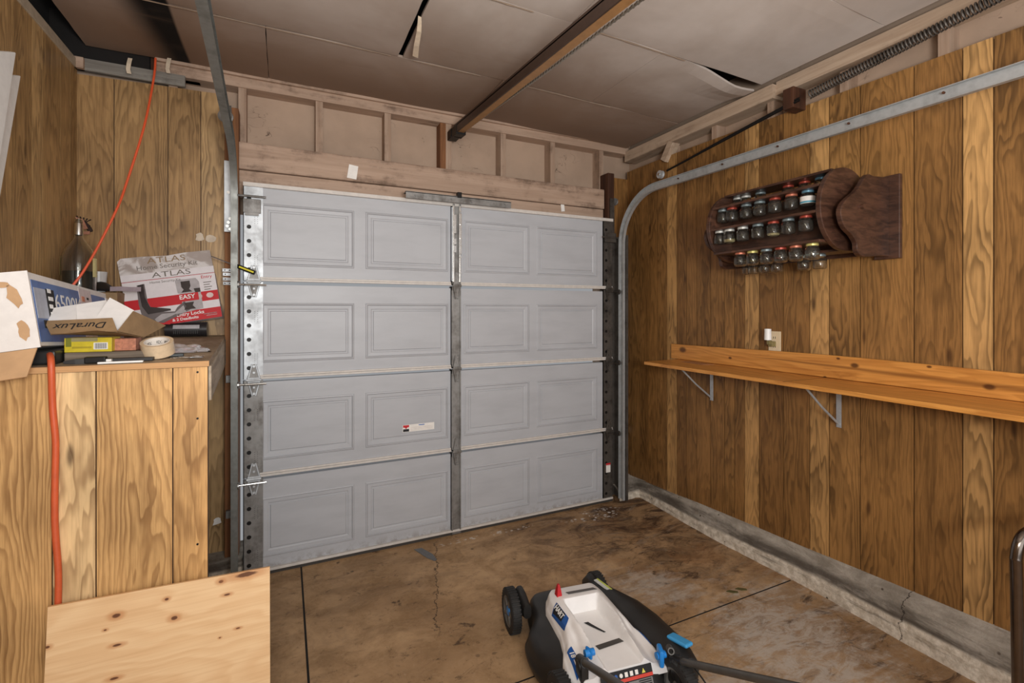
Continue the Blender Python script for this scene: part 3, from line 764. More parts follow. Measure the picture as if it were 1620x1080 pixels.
# top reinforcement angle and opener bracket
bm = bm_new(); bx(bm, .66, 1.36, DY-.075, DY-.068, 2.118, 2.158); bx(bm, .66, 1.36, DY-.075, DY-.01, 2.154, 2.160)
for x in (.72, .95, 1.08, 1.32): cyl(bm, (x, DY-.080, 2.138), (x, DY-.07, 2.138), .007, n=8)
o = obj('top_angle_bar', bm, M['galvd'], door)
bm = bm_new(); bx(bm, .985, 1.012, DY-.082, DY-.05, 2.15, 2.185); obj('opener_clip', bm, M['blackmetal'], door)
bm = bm_new()
for x in (.975, 1.018): bx(bm, x-.006, x+.006, DY-.034, DY-.018, 1.62, 2.12, bev=.002)
bx(bm, .972, .990, DY-.040, DY-.03, 1.93, 2.05, bev=.001); bx(bm, .972, .988, DY-.044, DY-.03, 1.86, 1.895); bx(bm, .972, .988, DY-.044, DY-.03, 1.81, 1.85)
bx(bm, 1.008, 1.026, DY-.042, DY-.03, 1.80, 2.06, bev=.001)
for z in (1.68, 1.78, 1.9, 1.99, 2.07): cyl(bm, (1.018, DY-.048, z), (1.018, DY-.034, z), .005, n=8)
obj('stile_rails', bm, M['chrome'], door)
# warning label in the second section
c0 = W(666, 675, Y=DY-.0); F = frame((c0.x, DY-.0035+.006, c0.z), (1, 0, 0), (0, 0, 1)); F.translation.y = DY+.0005
bm = bm_new(); bx(bm, -.115, .085, -.022, .022, .0, .0015, F); lb = obj('warning_label', bm, M['paper'], door); lb['label'] = 'white warning label'
bm = bm_new(); bx(bm, -.112, -.075, .006, .020, .0015, .002, F); prism(bm, [(-.102, .006), (-.085, .006), (-.0935, -.004)], .0015, .002, F); obj('label_print', bm, M['red'], lb)
bm = bm_new(); bx(bm, -.112, -.075, -.020, -.004, .0015, .002, F); obj('label_print', bm, M['ink'], lb)
bm = bm_new(); bx(bm, -.015, .022, .012, .017, .0015, .002, F); obj('label_print', bm, M['blue'], lb)
bm = bm_new()
for k in range(5): bx(bm, -.065, .075, .004-k*.005, .0048-k*.005, .0015, .002, F)
obj('label_print', bm, plain('faint_print', (190, 178, 168), .8), lb)
# sticker on right stile
F = frame((2.20, DY-.0095, W(955, 740, Y=DY).z), (1, 0, 0), (0, 0, 1))
bm = bm_new(); bx(bm, -.02, .02, -.035, .035, 0, .001, F); st = obj('stile_sticker', bm, M['paper'], door)
bm = bm_new(); bx(bm, -.02, .02, .022, .035, .001, .0015, F); bx(bm, -.02, .02, .018, .020, .001, .0015, F); obj('sticker_print', bm, M['red'], st)

# ================================================================ DOOR TRACKS
def ctrack(path, wdir, name_m, depth=.022, wd=.052, flip=1):
    """C-channel swept along path; wdir = sideways axis (constant X)"""
    bm = bm_new(); ps = [Vector(p) for p in path]; X = Vector((1, 0, 0))
    prof_o = [(-.5*wd, 0), (-.5*wd, depth), (.5*wd, depth), (.5*wd, 0)]
    t = .0025
    prof = [(-wd/2, 0), (-wd/2, depth), (wd/2, depth), (wd/2, 0), (wd/2-t, 0), (wd/2-t, depth-t), (-wd/2+t, depth-t), (-wd/2+t, 0)]
    rings = []
    for i, p in enumerate(ps):
        d = (ps[min(i+1, len(ps)-1)]-ps[max(i-1, 0)]).normalized(); n = d.cross(X).normalized()
        rings.append([p + n*a + X*(b*flip) for a, b in prof])
    loft(bm, rings)
    return bm
def arc_path(x, y0, z_lo, z_top, r, y_end, x_end, z_end):
    pts = [(x, y0, z_lo), (x, y0, z_top-r)]
    for k in range(1, 13):
        t = math.pi/2*k/12; pts.append((x, y0-r+r*math.cos(t), z_top-r+r*math.sin(t)))
    ys_ = y0-r
    for k in range(1, 9):
        q = k/8; pts.append((x+(x_end-x)*q, ys_+(y_end-ys_)*q, z_top+(z_end-z_top)*q))
    return pts
RT = thing('door_track', 'right side galvanised door track curving from the floor to overhead along the right wall', 'door track', (2.30, 2.90, 0), group='garage door tracks')
RTi = Matrix.Translation((-2.30, -2.90, 0))
bm = ctrack(arc_path(2.275, 2.88, .02, 2.285, .36, -1.0, 2.30, 2.26), None, None, flip=1)
bm.transform(RTi); obj('track_rail', bm, M['track'], RT, smooth=True, ang=30)
bm = bm_new(); bx(bm, 2.30, 2.315, 2.84, 3.0, .02, 2.0); bx(bm, 2.262, 2.30, 2.985, 2.995, .02, 2.3); bm.transform(RTi); obj('wall_angle', bm, M['galvx'], RT)
for k in range(9):
    bm = bm_new(); y = 2.3-.34*k; q = (2.52-y)/3.5; cyl(bm, (2.278+.02*q, y, 2.285-.02*q), (2.270+.02*q, y, 2.285-.02*q), .005, n=8)
    bm.transform(RTi); obj('bolt', bm, M['darkwood'], RT)
LT = thing('door_track', 'left side galvanised door track rising beside the jamb and overhead', 'door track', (-.24, 2.9, 0), group='garage door tracks')
LTi = Matrix.Translation((.24, -2.9, 0))
bm = ctrack(arc_path(-.222, 2.89, .02, 2.30, .30, -1.0, -.10, 2.27), None, None, flip=-1, depth=.03, wd=.05)
bm.transform(LTi); obj('track_rail', bm, M['trackd'], LT, smooth=True, ang=30)
bm = bm_new(); bx(bm, -.290, -.252, 2.955, 2.965, 1.86, 2.24, bev=.001)
bm.transform(LTi); o = obj('flag_bracket', bm, M['white'], LT); o.data.materials[0] = M['galv']
for dx_, z in ((-.27, 2.07), (-.262, 1.93), (-.275, 1.89), (-.262, 1.875), (-.27, 1.91)):
    bm = bm_new(); cyl(bm, (dx_, 2.950, z), (dx_, 2.956, z), .008, n=10)
    bm.transform(LTi); obj('bolt', bm, M['chrome'], LT)
for z in (.34, 1.07):
    bm = bm_new(); bx(bm, -.285, -.235, 2.975, 2.999, z-.02, z+.02, bev=.002); cyl(bm, (-.262, 2.972, z), (-.262, 2.978, z), .006, n=8); bm.transform(LTi); obj('jamb_bracket', bm, M['galvd'], LT)
# perforated hanger at the top of the left jamb
bm = bm_new(); c = [W(350, 190, Y=2.90), W(372, 190, Y=2.93), W(380, 262, Y=2.93), W(370, 262, Y=2.90)]
slab(bm, [(-.305, 2.94, 2.53), (-.255, 2.94, 2.53), (-.235, 2.94, 2.22), (-.262, 2.94, 2.22)], .004)
o = obj('perforated_hanger', bm, M['galvx'], None); tag(o, 'dark perforated steel hanger at the top of the left jamb', 'bracket')
bm = bm_new()
for k in range(16):
    q = k/15
    for e in (0, 1): cyl(bm, (-.282+.03*q+e*.012, 2.935, 2.46-.22*q), (-.282+.03*q+e*.012, 2.9385, 2.46-.22*q), .0038, n=8)
obj('slots', bm, M['chrome'], o)

def pulley(c, r, ax, label, m=None):
    t = thing('pulley', label, 'pulley', c, group='door spring pulleys')
    q = Vector(ax).to_track_quat('Z', 'Y').to_matrix().to_4x4()
    bm = bm_new(); lathe(bm, [(.004, -.012), (r, -.012), (r, -.008), (r*.8, -.003), (r*.8, .003), (r, .008), (r, .012), (.004, .012)], 24, q); obj('wheel', bm, m or M['galv'], t, smooth=True)
    bm = bm_new(); lathe(bm, [(0, -.02), (r*.35, -.02), (r*.35, .02), (0, .02)], 10, q); obj('axle_bolt', bm, M['chrome'], t)
    return t
pulley(W(1045, 276, X=2.40), .028, (1, 0, 0), 'small steel pulley at the lower end of the spring cable on the right wall')
pulley(W(972, 319, X=2.33), .028, (1, .4, 0), 'steel pulley above the curve of the right track', M['galvd'])
pulley(W(357, 184, Y=2.90), .034, (.3, 1, 0), 'steel pulley at the top of the left jamb', M['galvd'])

# right extension spring
A = W(1265, 158, X=2.42); B = W(1570, 0, X=2.42); dirv = (B-A); A0 = A; B0 = A + dirv*1.6
sp = thing('extension_spring', 'long dark coil extension spring running under the ceiling along the right wall', 'spring', A0)
bm = bm_new(); L = (B0-A0).length; turns = int(L/.0135); pts = []
q = dirv.to_track_quat('Z', 'Y')
for i in range(turns*10):
    t = i/10*2*math.pi; pts.append(q @ Vector((.020*math.cos(t), .020*math.sin(t), L*i/(turns*10))))
pts = [p_ for p_ in pts if p_.length > .055]; tube(bm, pts, .0038, 5); obj('coil', bm, M['galvx'], sp, smooth=True)
bm = bm_new(); C2 = W(1055, 270, X=2.42) - A0
tube(bm, [Vector((0, 0, 0)), C2*.5, C2], .007, 8); tube(bm, [Vector((0, 0, .012)), C2*.5+Vector((0, 0, .010)), C2], .004, 6); obj('cable', bm, M['blackmetal'], sp)
p0 = W(1252, 160, X=2.44)
bm = bm_new(); bx(bm, -.05, .055, -.03, .03, -.055, .055, bev=.004); o = obj('wood_block', bm, M['darkwood']); o.location = (2.462, p0.y, p0.z+.01)
tag(o, 'dark brown wood block at the end of the coil spring', 'wood block')

# ================================================================ OPENER RAIL
op = thing('opener_rail', 'brown garage door opener rail running overhead from the door header', 'opener rail', (1.02, 3.0, 2.61))
P0, P1 = Vector((0, 0, 0)), Vector((0, -3.2, -.235))
Fr = frame((0, 0, 0), (1, 0, 0), P1-P0)
Lr = (P1-P0).length
bm = bm_new(); bx(bm, -.025, -.019, .03, Lr, -.0, .05, Fr @ Matrix.Rotation(0, 4, 'Y')); 
# Fr: x right, y along rail (towards camera), z = x cross y -> down
bm.free()
def rb(bm, x0, x1, z0, z1, a=.03, b=None):   # z up here
    bx(bm, x0, x1, a, b or Lr, -z1, -z0, Fr)
bm = bm_new(); rb(bm, -.026, -.018, -.022, .036); rb(bm, -.026, .030, .020, .026); obj('rail_web', bm, plain('rail_rust_shaded', (70, 52, 42), .45, .3), op)  # shaded side of the rusty rail, painted darker than its underside
bm = bm_new(); rb(bm, -.020, .022, -.022, -.018); obj('rail_flange', bm, plain('rail_rust_lit', (158, 116, 70), .4, .1), op)  # same rusty metal painted lighter, as lit from below
bm = bm_new(); k = 0; y = .12
while y < Lr:
    a = (k % 2); zc = .004 + .020*min(1, y/1.2)
    xc = .028+.006*min(1, y/1.0); bx(bm, xc-(.0055 if a else .003), xc+(.0055 if a else .003), y, y+.0105, -.004+zc, .004+zc, Fr); y += .0125; k += 1
obj('chain', bm, plain('chain_steel', (150, 142, 130), .3, .7), op)
bm = bm_new(); cyl(bm, Fr @ Vector((-.02, .02, .005)), Fr @ Vector((.035, .02, .005)), .033, n=20); rb(bm, -.028, .036, -.035, .028, .0, .10); obj('idler_pulley', bm, M['blackmetal'], op, bevel=.003)
bm = bm_new(); bx(bm, -.03, .03, .0, .075, -.03, .03, bev=.004); o = obj('header_bracket', bm, M['blackmetal'], op); o.location = (0, .01, 0)

# ================================================================ ORANGE CORDS
mo = plain('orange_rubber', (222, 88, 48), .45, var=.05)
def smooth_pts(ps, n=10):
    ps = [Vector(p) for p in ps]; out = []
    for i in range(len(ps)-1):
        p0 = ps[max(i-1, 0)]; p1 = ps[i]; p2 = ps[i+1]; p3 = ps[min(i+2, len(ps)-1)]
        for k in range(n):
            t = k/n; out.append(.5*((2*p1)+(-p0+p2)*t+(2*p0-5*p1+4*p2-p3)*t*t+(-p0+3*p1-3*p2+p3)*t**3))
    out.append(ps[-1]); return out
bm = bm_new()
pts = [W(246, 92, Y=3.0), W(243, 125, Y=2.98), W(228, 200, Y=2.9), W(200, 290, Y=2.84), W(185, 330, Y=2.8), W(155, 390, Y=2.75), W(130, 432, Y=2.71), W(112, 455, Y=2.69)]
tube(bm, smooth_pts(pts), .0052, 8); o = obj('extension_cable', bm, mo, smooth=True)
tag(o, 'orange extension cord hanging from the ceiling across the paneling down behind the blue box', 'cord', 'orange extension cords')
bm = bm_new()
pts = [W(79, 561, Y=1.93), W(81, 575, Y=1.88), W(83, 640, Y=1.885), W(88, 700, Y=1.885), W(87, 760, Y=1.885), W(87, 830, Y=1.885), W(92, 900, Y=1.885), W(92, 950, Y=1.885), W(90, 1010, Y=1.885)]
tube(bm, smooth_pts(pts), .0085, 10); o = obj('extension_cable', bm, plain('orange_rubber_worn', (206, 92, 52), .5, var=.08), smooth=True)
tag(o, 'thick orange extension cord hanging down the front of the wooden bench', 'cord', 'orange extension cords')

# ================================================================ WORKBENCH
BY = 1.90; BXR = -.232; BXL = LX+.014
def bz(y): return 1.272 + (y-BY)*.026
bench = thing('workbench', 'tall plywood workbench clad in vertical wood paneling along the left wall', 'workbench', (-.58, 2.4, 0))
Bi = Matrix.Translation((.58, -2.4, 0))
bm = bm_new()
bx(bm, -.5, .5, 0, 1, 0, 1)
bm.free()
bm = bm_new()
a = [(BXL, BY-.018, bz(BY)-.018), (BXR+.004, BY-.018, bz(BY)-.018), (BXR-.062, WY-.008, bz(WY)-.018), (BXL, WY-.008, bz(WY)-.018)]
b = [(p[0], p[1], p[2]+.018) for p in a]
loft(bm, [[Vector(p) for p in a], [Vector(p) for p in b]]); bm.transform(Bi)
g = G('worn_plywood_top'); p = g.coord('Object'); n = g.noise(g.map(p, (1, .5, 4)), 6, 8, .7); n2 = g.noise(p, 30, 5, .7)
c = g.mix(g.sm(n, .38, .62), srgb((184, 164, 138)), srgb((138, 118, 94))); c = g.mix(g.sm(n2, .55, .7, 0, .5), c, srgb((66, 52, 40)))
pz = g.sep(p); c = g.mix(g.sm(pz[1], BY-.012-2.4, BY-.010-2.4, 1.0, 0.0), c, g.mix(g.noise(g.map(p, (3, 1, 90)), 2), srgb((214, 172, 122)), srgb((172, 126, 84))))
M['benchtop'] = g.out(c, .65, spec=.3)
obj('bench_top', bm, M['benchtop'], bench)
us = [0, 84, 153, 274, 331]
xsb = [0.0] + [W(u, 700, Y=BY).x - BXL for u in us[1:]]; xsb[-1] = BXR - BXL
o = panel_sheet('front_panel', (BXL, BY, 0), (1, 0, 0), (0, -1, 0), xsb, .0, bz(BY)-.02, [.45, .95, .5, .35], M['panel_b'], bench, 23, thick=.006)
o.location = (.58, -2.4, 0)
bm = bm_new()
slab(bm, [(BXR-.0, BY+.003, bz(BY)-.019), (BXR-.064, WY-.07, bz(WY)-.019), (BXR-.064, WY-.07, bz(WY)-.15), (BXR-.0, BY+.003, bz(BY)-.135)], .016)
bm.transform(Bi); obj('side_apron', bm, lumber('weathered_plywood', (186, 172, 152), (140, 126, 108), 'y', 1, .5, (60, 50, 42)), bench)
bm = bm_new(); bx(bm, BXR-.05, BXR-.012, BY+.006, BY+.04, 0, bz(BY)-.02); bm.transform(Bi); obj('leg', bm, lumber('bench_leg', (196, 150, 96), (150, 108, 66), 'z'), bench)
for x, z in ((-.30, 1.245), (-.36, 1.246), (-.262, 1.10), (-.262, .62), (-.262, .35)):
    pass
for x, z in ((-.262, 1.235), (-.262, 1.08), (-.262, .66)):
    bm = bm_new(); cyl(bm, (x, BY-.0085, z), (x, BY-.005, z), .0035, n=8)
    bm.transform(Bi); obj('nail_head', bm, M['blackmetal'], bench)

# plywood sheet leaning against the bench
g = G('knotty_plywood'); p = g.coord('Object'); sx, sy, sz = g.sep(p)
warp = g.noise(g.map(p, (.8, 1, 3.0)), 1.6, 3, .5)
t = g.math('ADD', g.math('MULTIPLY', sz, 16.0), g.math('MULTIPLY', warp, 11.0)); t = g.math('ADD', t, g.math('MULTIPLY', sx, 2.6))
fr = g.math('FRACT', t); ring = g.math('MULTIPLY', g.sm(fr, 0, .75), g.sm(fr, .75, 1, 1, 0))
fine = g.noise(g.map(p, (3, 10, 130)), 1.0, 4, .6)
c = g.mix(g.math('MULTIPLY', ring, .32), srgb((238, 204, 158)), srgb((212, 164, 112)))
c = g.mix(g.sm(fine, .4, .75, 0, .35), c, srgb((206, 160, 112)))
c = g.mix(g.sm(g.noise(g.map(p, (1, 1, 1.6)), 3.2, 4, .6), .5, .72, 0, .35), c, srgb((226, 186, 138)))
def knot(x, z, r, k=.9, asp=1.0):
    global c
    q = g.math('SQRT', g.math('ADD', g.math('POWER', g.math('MULTIPLY', g.math('SUBTRACT', sx, x), asp), 2.0), g.math('POWER', g.math('MULTIPLY', g.math('SUBTRACT', sz, z), 1.35), 2.0)))
    q = g.math('ADD', q, g.math('MULTIPLY', g.math('SUBTRACT', g.noise(p, 40, 2), .5), r*.6))
    c = g.mix(g.sm(q, r*1.0, r*2.6, .55, 0), c, srgb((188, 122, 70))); c = g.mix(g.sm(q, r*.55, r, k, 0), c, srgb((84, 44, 26)))
for u, v, r, asp in ((186, 968, .010, .8), (278, 970, .010, .9), (350, 916, .008, .9), (265, 943, .006, .9), (190, 1010, .006, .45), (188, 1057, .006, .45), (360, 935, .005, .45), (390, 905, .012, .3), (83, 1078, .01, .8), (395, 1077, .014, .4), (80, 1015, .006, .8), (170, 989, .004, .8), (378, 983, .004, .5), (350, 997, .003, .8), (230, 905, .004, .4)):
    q_ = W(u, v, Y=1.86); knot(q_.x + .34, q_.z - .0, r, .9, asp)
M['ply'] = g.out(c, .55, spec=.3)
pw = [W(78, 955, Y=1.868), W(427, 892, Y=1.868)]
bm = bm_new(); zl, zr = pw[0].z, pw[1].z; xl, xr = pw[0].x, pw[1].x
slab(bm, [(xl+.34, 0, zl), (xr+.34, 0, zr), (xr+.34+.004, -.0, 0.0), (xl+.34+.012, 0, 0.0)], .012)
pb = obj('plywood_sheet', bm, M['ply'])
lean = math.atan2(.10, .56); pb.matrix_world = Matrix.Translation((-.34, 1.868-.105, .004)) @ Matrix.Rotation(-lean*1.0, 4, 'X')
tag(pb, 'pale knotty plywood sheet leaning against the front of the workbench', 'plywood sheet')

# ================================================================ WALL SHELF, right
g = G('orange_pine'); p = g.coord('Object'); sx, sy, sz = g.sep(p)
wv = g.noise(g.map(p, (2, .7, 6)), 1.4, 3, .5, .4)
t = g.math('ADD', g.math('MULTIPLY', wv, 9.0), g.math('MULTIPLY', sz, 22.0)); fr = g.math('FRACT', g.math('ADD', t, g.math('MULTIPLY', sx, 14.0)))
ring = g.math('MULTIPLY', g.sm(fr, 0, .8), g.sm(fr, .8, 1, 1, 0)); fine = g.noise(g.map(p, (90, 3, 90)), 1, 4, .6)
c = g.mix(g.math('MULTIPLY', ring, .5), srgb((216, 152, 76)), srgb((178, 114, 48)))
c = g.mix(g.sm(fine, .42, .75, 0, .4), c, srgb((138, 72, 26)))
cl = g.math('ADD', 1.150, g.math('MULTIPLY', g.noise(g.map(p, (0, 1.1, 0)), 1, 2), .03))
cl = g.math('ADD', g.math('MULTIPLY', g.math('SUBTRACT', sy, 1.5), .022), cl)
st = g.math('MULTIPLY', g.sm(g.math('ABSOLUTE', g.math('SUBTRACT', sz, g.math('SUBTRACT', cl, .005))), .001, g.sm(sy, .6, 2.0, .020, .004), .9, 0), g.sm(sy, 1.8, 2.0, 1, 0))
c = g.mix(g.math('MULTIPLY', st, g.sm(sx, 2.48, 2.49)), c, srgb((92, 46, 16)))
c = g.mix(g.math('MULTIPLY', g.sm(g.noise(g.map(p, (5, 1.6, 5)), 2, 5, .65), .56, .7), .45), c, srgb((120, 60, 22)))
for ku, kv, kr in ((1080, 553, .020), (1154, 549, .007), (1155, 566, .008), (1326, 567, .006), (1470, 580, .006), (1352, 578, .012), (1305, 596, .005), (1565, 612, .012)):
    kp_ = W(ku, kv, X=2.486); dd = g.math('SQRT', g.math('ADD', g.math('POWER', g.math('MULTIPLY', g.math('SUBTRACT', sy, kp_.y), .6), 2.0), g.math('POWER', g.math('SUBTRACT', sz, kp_.z), 2.0)))
    c = g.mix(g.sm(dd, kr*.5, kr*1.3, .85, 0), c, srgb((70, 34, 14)))
M['pine'] = g.out(c, .38, spec=.5)
sh = thing('wall_shelf', 'long orange pine shelf with upright back board on metal brackets', 'shelf', (2.34, 1.4, 1.1)); Si = Matrix.Translation((-2.34, -1.4, -1.1))
def place(bm, par, Mi): bm.transform(Mi)
def wobj(name, bm, m, par, **k):
    """bm is in world metres; parent keeps it there and texture coords stay in metres"""
    o = obj(name, bm, m, par, **k); o.matrix_parent_inverse = par.matrix_world.inverted() if par.matrix_world != Matrix.Identity(4) else Matrix.Translation(-Vector(par.location)); return o
bm = bm_new(); prism(bm, [(2.17, 2.50), (2.505, 2.52), (2.505, -1.2), (2.15, -1.2)], 1.078, 1.098)
wobj('shelf_board', bm, M['pine'], sh, bevel=.002)
bm = bm_new(); n = 40; top = []
for i in range(n+1):
    y = 2.58-3.78*i/n; top.append((y, 1.208 - .006*math.sin(y*3.1)))
poly = [(2.58, 1.10)] + top + [(-1.2, 1.10)]
prism(bm, poly, 0, .02, frame((2.486+.0, 0, 0), (0, 1, 0), (0, 0, 1)))
wobj('back_board', bm, M['pine'], sh, bevel=.002)
for y in (2.24, 1.452, .66):
    bm = bm_new(); X = 2.507
    bx(bm, X-.003, X, y-.012, y+.012, .855, 1.078); bx(bm, X-.30, X, y-.012, y+.012, 1.074, 1.0775)
    tube(bm, [(X-.26, y, 1.07), (X-.14, y, .97), (X-.008, y, .875)], .0055, 8)
    cyl(bm, (X-.008, y, .868), (X-.002, y, .868), .008, n=10)
    wobj('bracket', bm, M['galv'], sh)
# something flat and pale left on the shelf's far end
bm = bm_new(); prism(bm, [(2.36, 2.18), (2.44, 2.16), (2.47, 2.36), (2.38, 2.38)], 1.0985, 1.1005); o = obj('paper_sheet', bm, plain('faded_paper', (170, 120, 80), .6)); tag(o, 'faded thin paper lying on the far end of the pine shelf', 'paper')

# outlet with night light
yo = W(1226, 540, X=WX-.006).y; zo = W(1226, 540, X=WX-.006).z
ol = thing('wall_outlet', 'cream wall outlet cover plate above the pine shelf', 'outlet', (WX-.006, yo, zo))
bm = bm_new(); bx(bm, -.005, .001, -.037, .037, -.058, .058, bev=.002); obj('cover_plate', bm, plain('cream_plastic', (226, 206, 172), .4, var=.03), ol)
for z in (-.028, .022):
    for y in (-.006, .006):
        bm = bm_new(); bx(bm, -.0056, -.0048, y-.0015, y+.0015, z-.006, z+.006); obj('socket_slot', bm, M['ink'], ol)
nl = thing('night_light', 'small plug in night light with a white shade in the outlet', 'night light', (WX-.012, yo+.002, zo-.012))
bm = bm_new(); bx(bm, -.034, -.0, -.014, .014, -.016, .014, bev=.004); bx(bm, -.05, -.03, -.010, .010, -.004, .02, bev=.003); obj('plug_body', bm, plain('brass_green', (150, 140, 96), .35, .5), nl)
bm = bm_new(); lathe(bm, [(.019, .0), (.0175, .062), (.016, .062), (.0175, .0), (.019, 0)], 24, Matrix.Translation((-.046, .004, .022))); obj('lamp_shade', bm, M['white'], nl, smooth=True)
bm = bm_new(); lathe(bm, [(0, 0), (.008, .002), (.011, .03), (.008, .045), (0, .05)], 16, Matrix.Translation((-.046, .004, .018))); obj('bulb', bm, M['paper'], nl, smooth=True)

# ================================================================ JAR RACK
g = G('dark_stained_wood'); p = g.coord('Object'); n = g.noise(g.map(p, (3, 3, 14)), 3, 5, .65, .5); n2 = g.noise(g.map(p, (10, 10, 80)), 2, 4)
c = g.mix(g.sm(n, .35, .65), srgb((92, 52, 34)), srgb((60, 32, 22))); c = g.mix(g.sm(n2, .5, .75, 0, .4), c, srgb((40, 22, 16)))
c = g.mix(g.sm(g.noise(p, 6, 4, .7), .62, .74, 0, .5), c, srgb((128, 66, 40))); M['rack'] = g.out(g.hsv(c, h=.508, sat=.86, v=.82), .36, spec=.5)
RXc, RZc = 2.27, 1.893
rk = thing('jar_rack', 'dark stained wooden rotating jar rack on the right wall above the shelf', 'rack', (2.5, 1.6, RZc)); Ri = Matrix.Translation((-2.5, -1.6, -RZc))
def wr_(name, bm, m, **k): bm.transform(Ri); return obj(name, bm, m, rk, **k)
bm = bm_new(); bx(bm, 2.485, 2.508, 1.180, 1.285, 1.675, 2.055); bx(bm, 2.49, 2.508, 1.285, 1.96, 1.70, 1.86); wr_('wall_board', bm, M['rack'], bevel=.003)
def wavy(side):
    P = []
    # outline in (x, z) : wall edge straight, outer edge bulges at the axle and sweeps away above and below
    pts = [(1402, 281), (1388, 280), (1378, 279), (1370, 276), (1364, 281), (1358, 292), (1350, 303), (1338, 313), (1329, 324), (1326, 336), (1329, 352), (1335, 363), (1344, 372), (1351, 384), (1352, 394), (1355, 402), (1362, 406), (1376, 406), (1390, 405), (1402, 406)]
    outer = [(2.487 if u == 1402 else W(u, v, Y=1.234).x, W(u, v, Y=1.234).z) for u, v in pts]
    return outer
def catmull2(ps, n=4):
    out = [v for v in smooth_pts([(p_[0], p_[1], 0) for p_ in ps], n)]; return [(v.x, v.y) for v in out]
F = frame((0, 1.245, 0), (1, 0, 0), (0, 0, 1))
bm = bm_new(); prism(bm, catmull2(wavy(0)), 0, .022, F); wr_('near_bracket', bm, M['rack'], bevel=.003)
F = frame((0, 1.955, 0), (1, 0, 0), (0, 0, 1))
bm = bm_new(); prism(bm, catmull2(wavy(0)), -.0, .022, F); wr_('far_bracket', bm, M['rack'], bevel=.003)
for y, nm in ((1.305, 'near_end_disc'), (1.90, 'far_end_disc')):
    bm = bm_new(); F = frame((RXc, y, RZc), (1, 0, 0), (0, 0, 1)); prism(bm, [(.187*math.cos(t*math.pi/24), .187*math.sin(t*math.pi/24)) for t in range(48)], 0, .022, F)
    wr_(nm, bm, M['rack'], bevel=.003)
bm = bm_new(); cyl(bm, (RXc, 1.21, RZc), (RXc, 1.96, RZc), .010, n=12); cyl(bm, (RXc-.02, 1.232, RZc-.005), (RXc-.02, 1.24, RZc-.005), .012, n=14); wr_('axle', bm, M['rack'], smooth=True)
Y0r, Y1r = 1.306, 1.879
shelves = [(2.20, 2.33, 2.062), (2.105, 2.235, 1.985), (2.088, 2.225, 1.868), (2.115, 2.29, 1.742), (2.29, 2.42, 1.712)]
for x0, x1, z in shelves:
    bm = bm_new(); bx(bm, x0, x1, Y0r, Y1r, z, z+.012); wr_('shelf_slat', bm, M['rack'], bevel=.002)
bm = bm_new(); bx(bm, 2.255, 2.275, Y0r, Y1r, 1.752, 1.985); wr_('core_board', bm, M['rack'])
# jars
g = G('jar_glass'); g.b.inputs['Transmission Weight'].default_value = 0.985; g.b.inputs['IOR'].default_value = 1.33
M['glass'] = g.out(srgb((226, 224, 216)), .04)
lidc = {'red': (158, 66, 50), 'steel': (120, 132, 134), 'white': (206, 206, 200), 'copper': (186, 110, 84), 'yellow': (196, 184, 110), 'blue': (100, 140, 160)}
LM = {k: plain('lid_'+k, v, .35, .35, var=.08) for k, v in lidc.items()}
def jar_mesh():
    bm = bm_new()
    lathe(bm, [(0, -.072), (.020, -.072), (.027, -.069), (.030, -.062), (.0305, -.028), (.027, -.018), (.0225, -.014), (.0225, -.002), (.0205, -.002), (.0205, -.015), (.025, -.020), (.0285, -.030), (.028, -.062), (.024, -.068), (0, -.069)], 20)
    bmesh.ops.remove_doubles(bm, verts=bm.verts, dist=1e-5); bmesh.ops.recalc_face_normals(bm, faces=bm.faces)
    me = bpy.data.meshes.new('glass_jar'); bm.to_mesh(me); bm.free(); me.materials.append(M['glass'])
    me.polygons.foreach_set('use_smooth', [True]*len(me.polygons)); return me
def lid_mesh(k):
    bm = bm_new(); rr = lathe(bm, [(.0235, -.011), (.0250, -.010), (.0250, -.002), (.0235, 0)], 24); bm.faces.new(rr[-1]); bm.faces.new(rr[0][::-1])
    bmesh.ops.recalc_face_normals(bm, faces=bm.faces); me = bpy.data.meshes.new('lid'); bm.to_mesh(me); bm.free(); me.materials.append(LM[k]); return me
JM = jar_mesh(); LID = {k: lid_mesh(k) for k in lidc}
def y_of(u, X): return W(u, 490, X=X).y
rowsJ = [  # slat, x of the jars, u positions in the photo, lid colours, row name
    (1, 2.150, [1141, 1158, 1180.5, 1202, 1226, 1252, 1278], ['steel', 'red', 'steel', 'steel', 'red', 'copper', 'blue'], 'upper front row'),
    (2, 2.128, [1134, 1154, 1175, 1199, 1223.5, 1247, 1275], ['white', 'white', 'white', 'steel', 'red', 'steel', 'red'], 'middle row'),
    (3, 2.150, [1171, 1190.5, 1212.5, 1235, 1259, 1285], ['copper', 'yellow', 'steel', 'red', 'copper', 'yellow'], 'bottom front row'),
    (4, 2.345, [1176, 1192, 1210, 1229, 1272, 1297], ['steel', 'yellow', 'steel', 'red', 'steel', 'steel'], 'bottom back row'),
    (0, 2.268, [1158, 1180, 1203, 1247, 1273, 1299], ['white', 'white', 'steel', 'red', 'red', 'blue'], 'top row')]
ordn = ['first', 'second', 'third', 'fourth', 'fifth', 'sixth', 'seventh']
cname = {'steel': 'grey', 'red': 'red', 'copper': 'copper coloured', 'blue': 'blue', 'white': 'white', 'yellow': 'yellow green'}
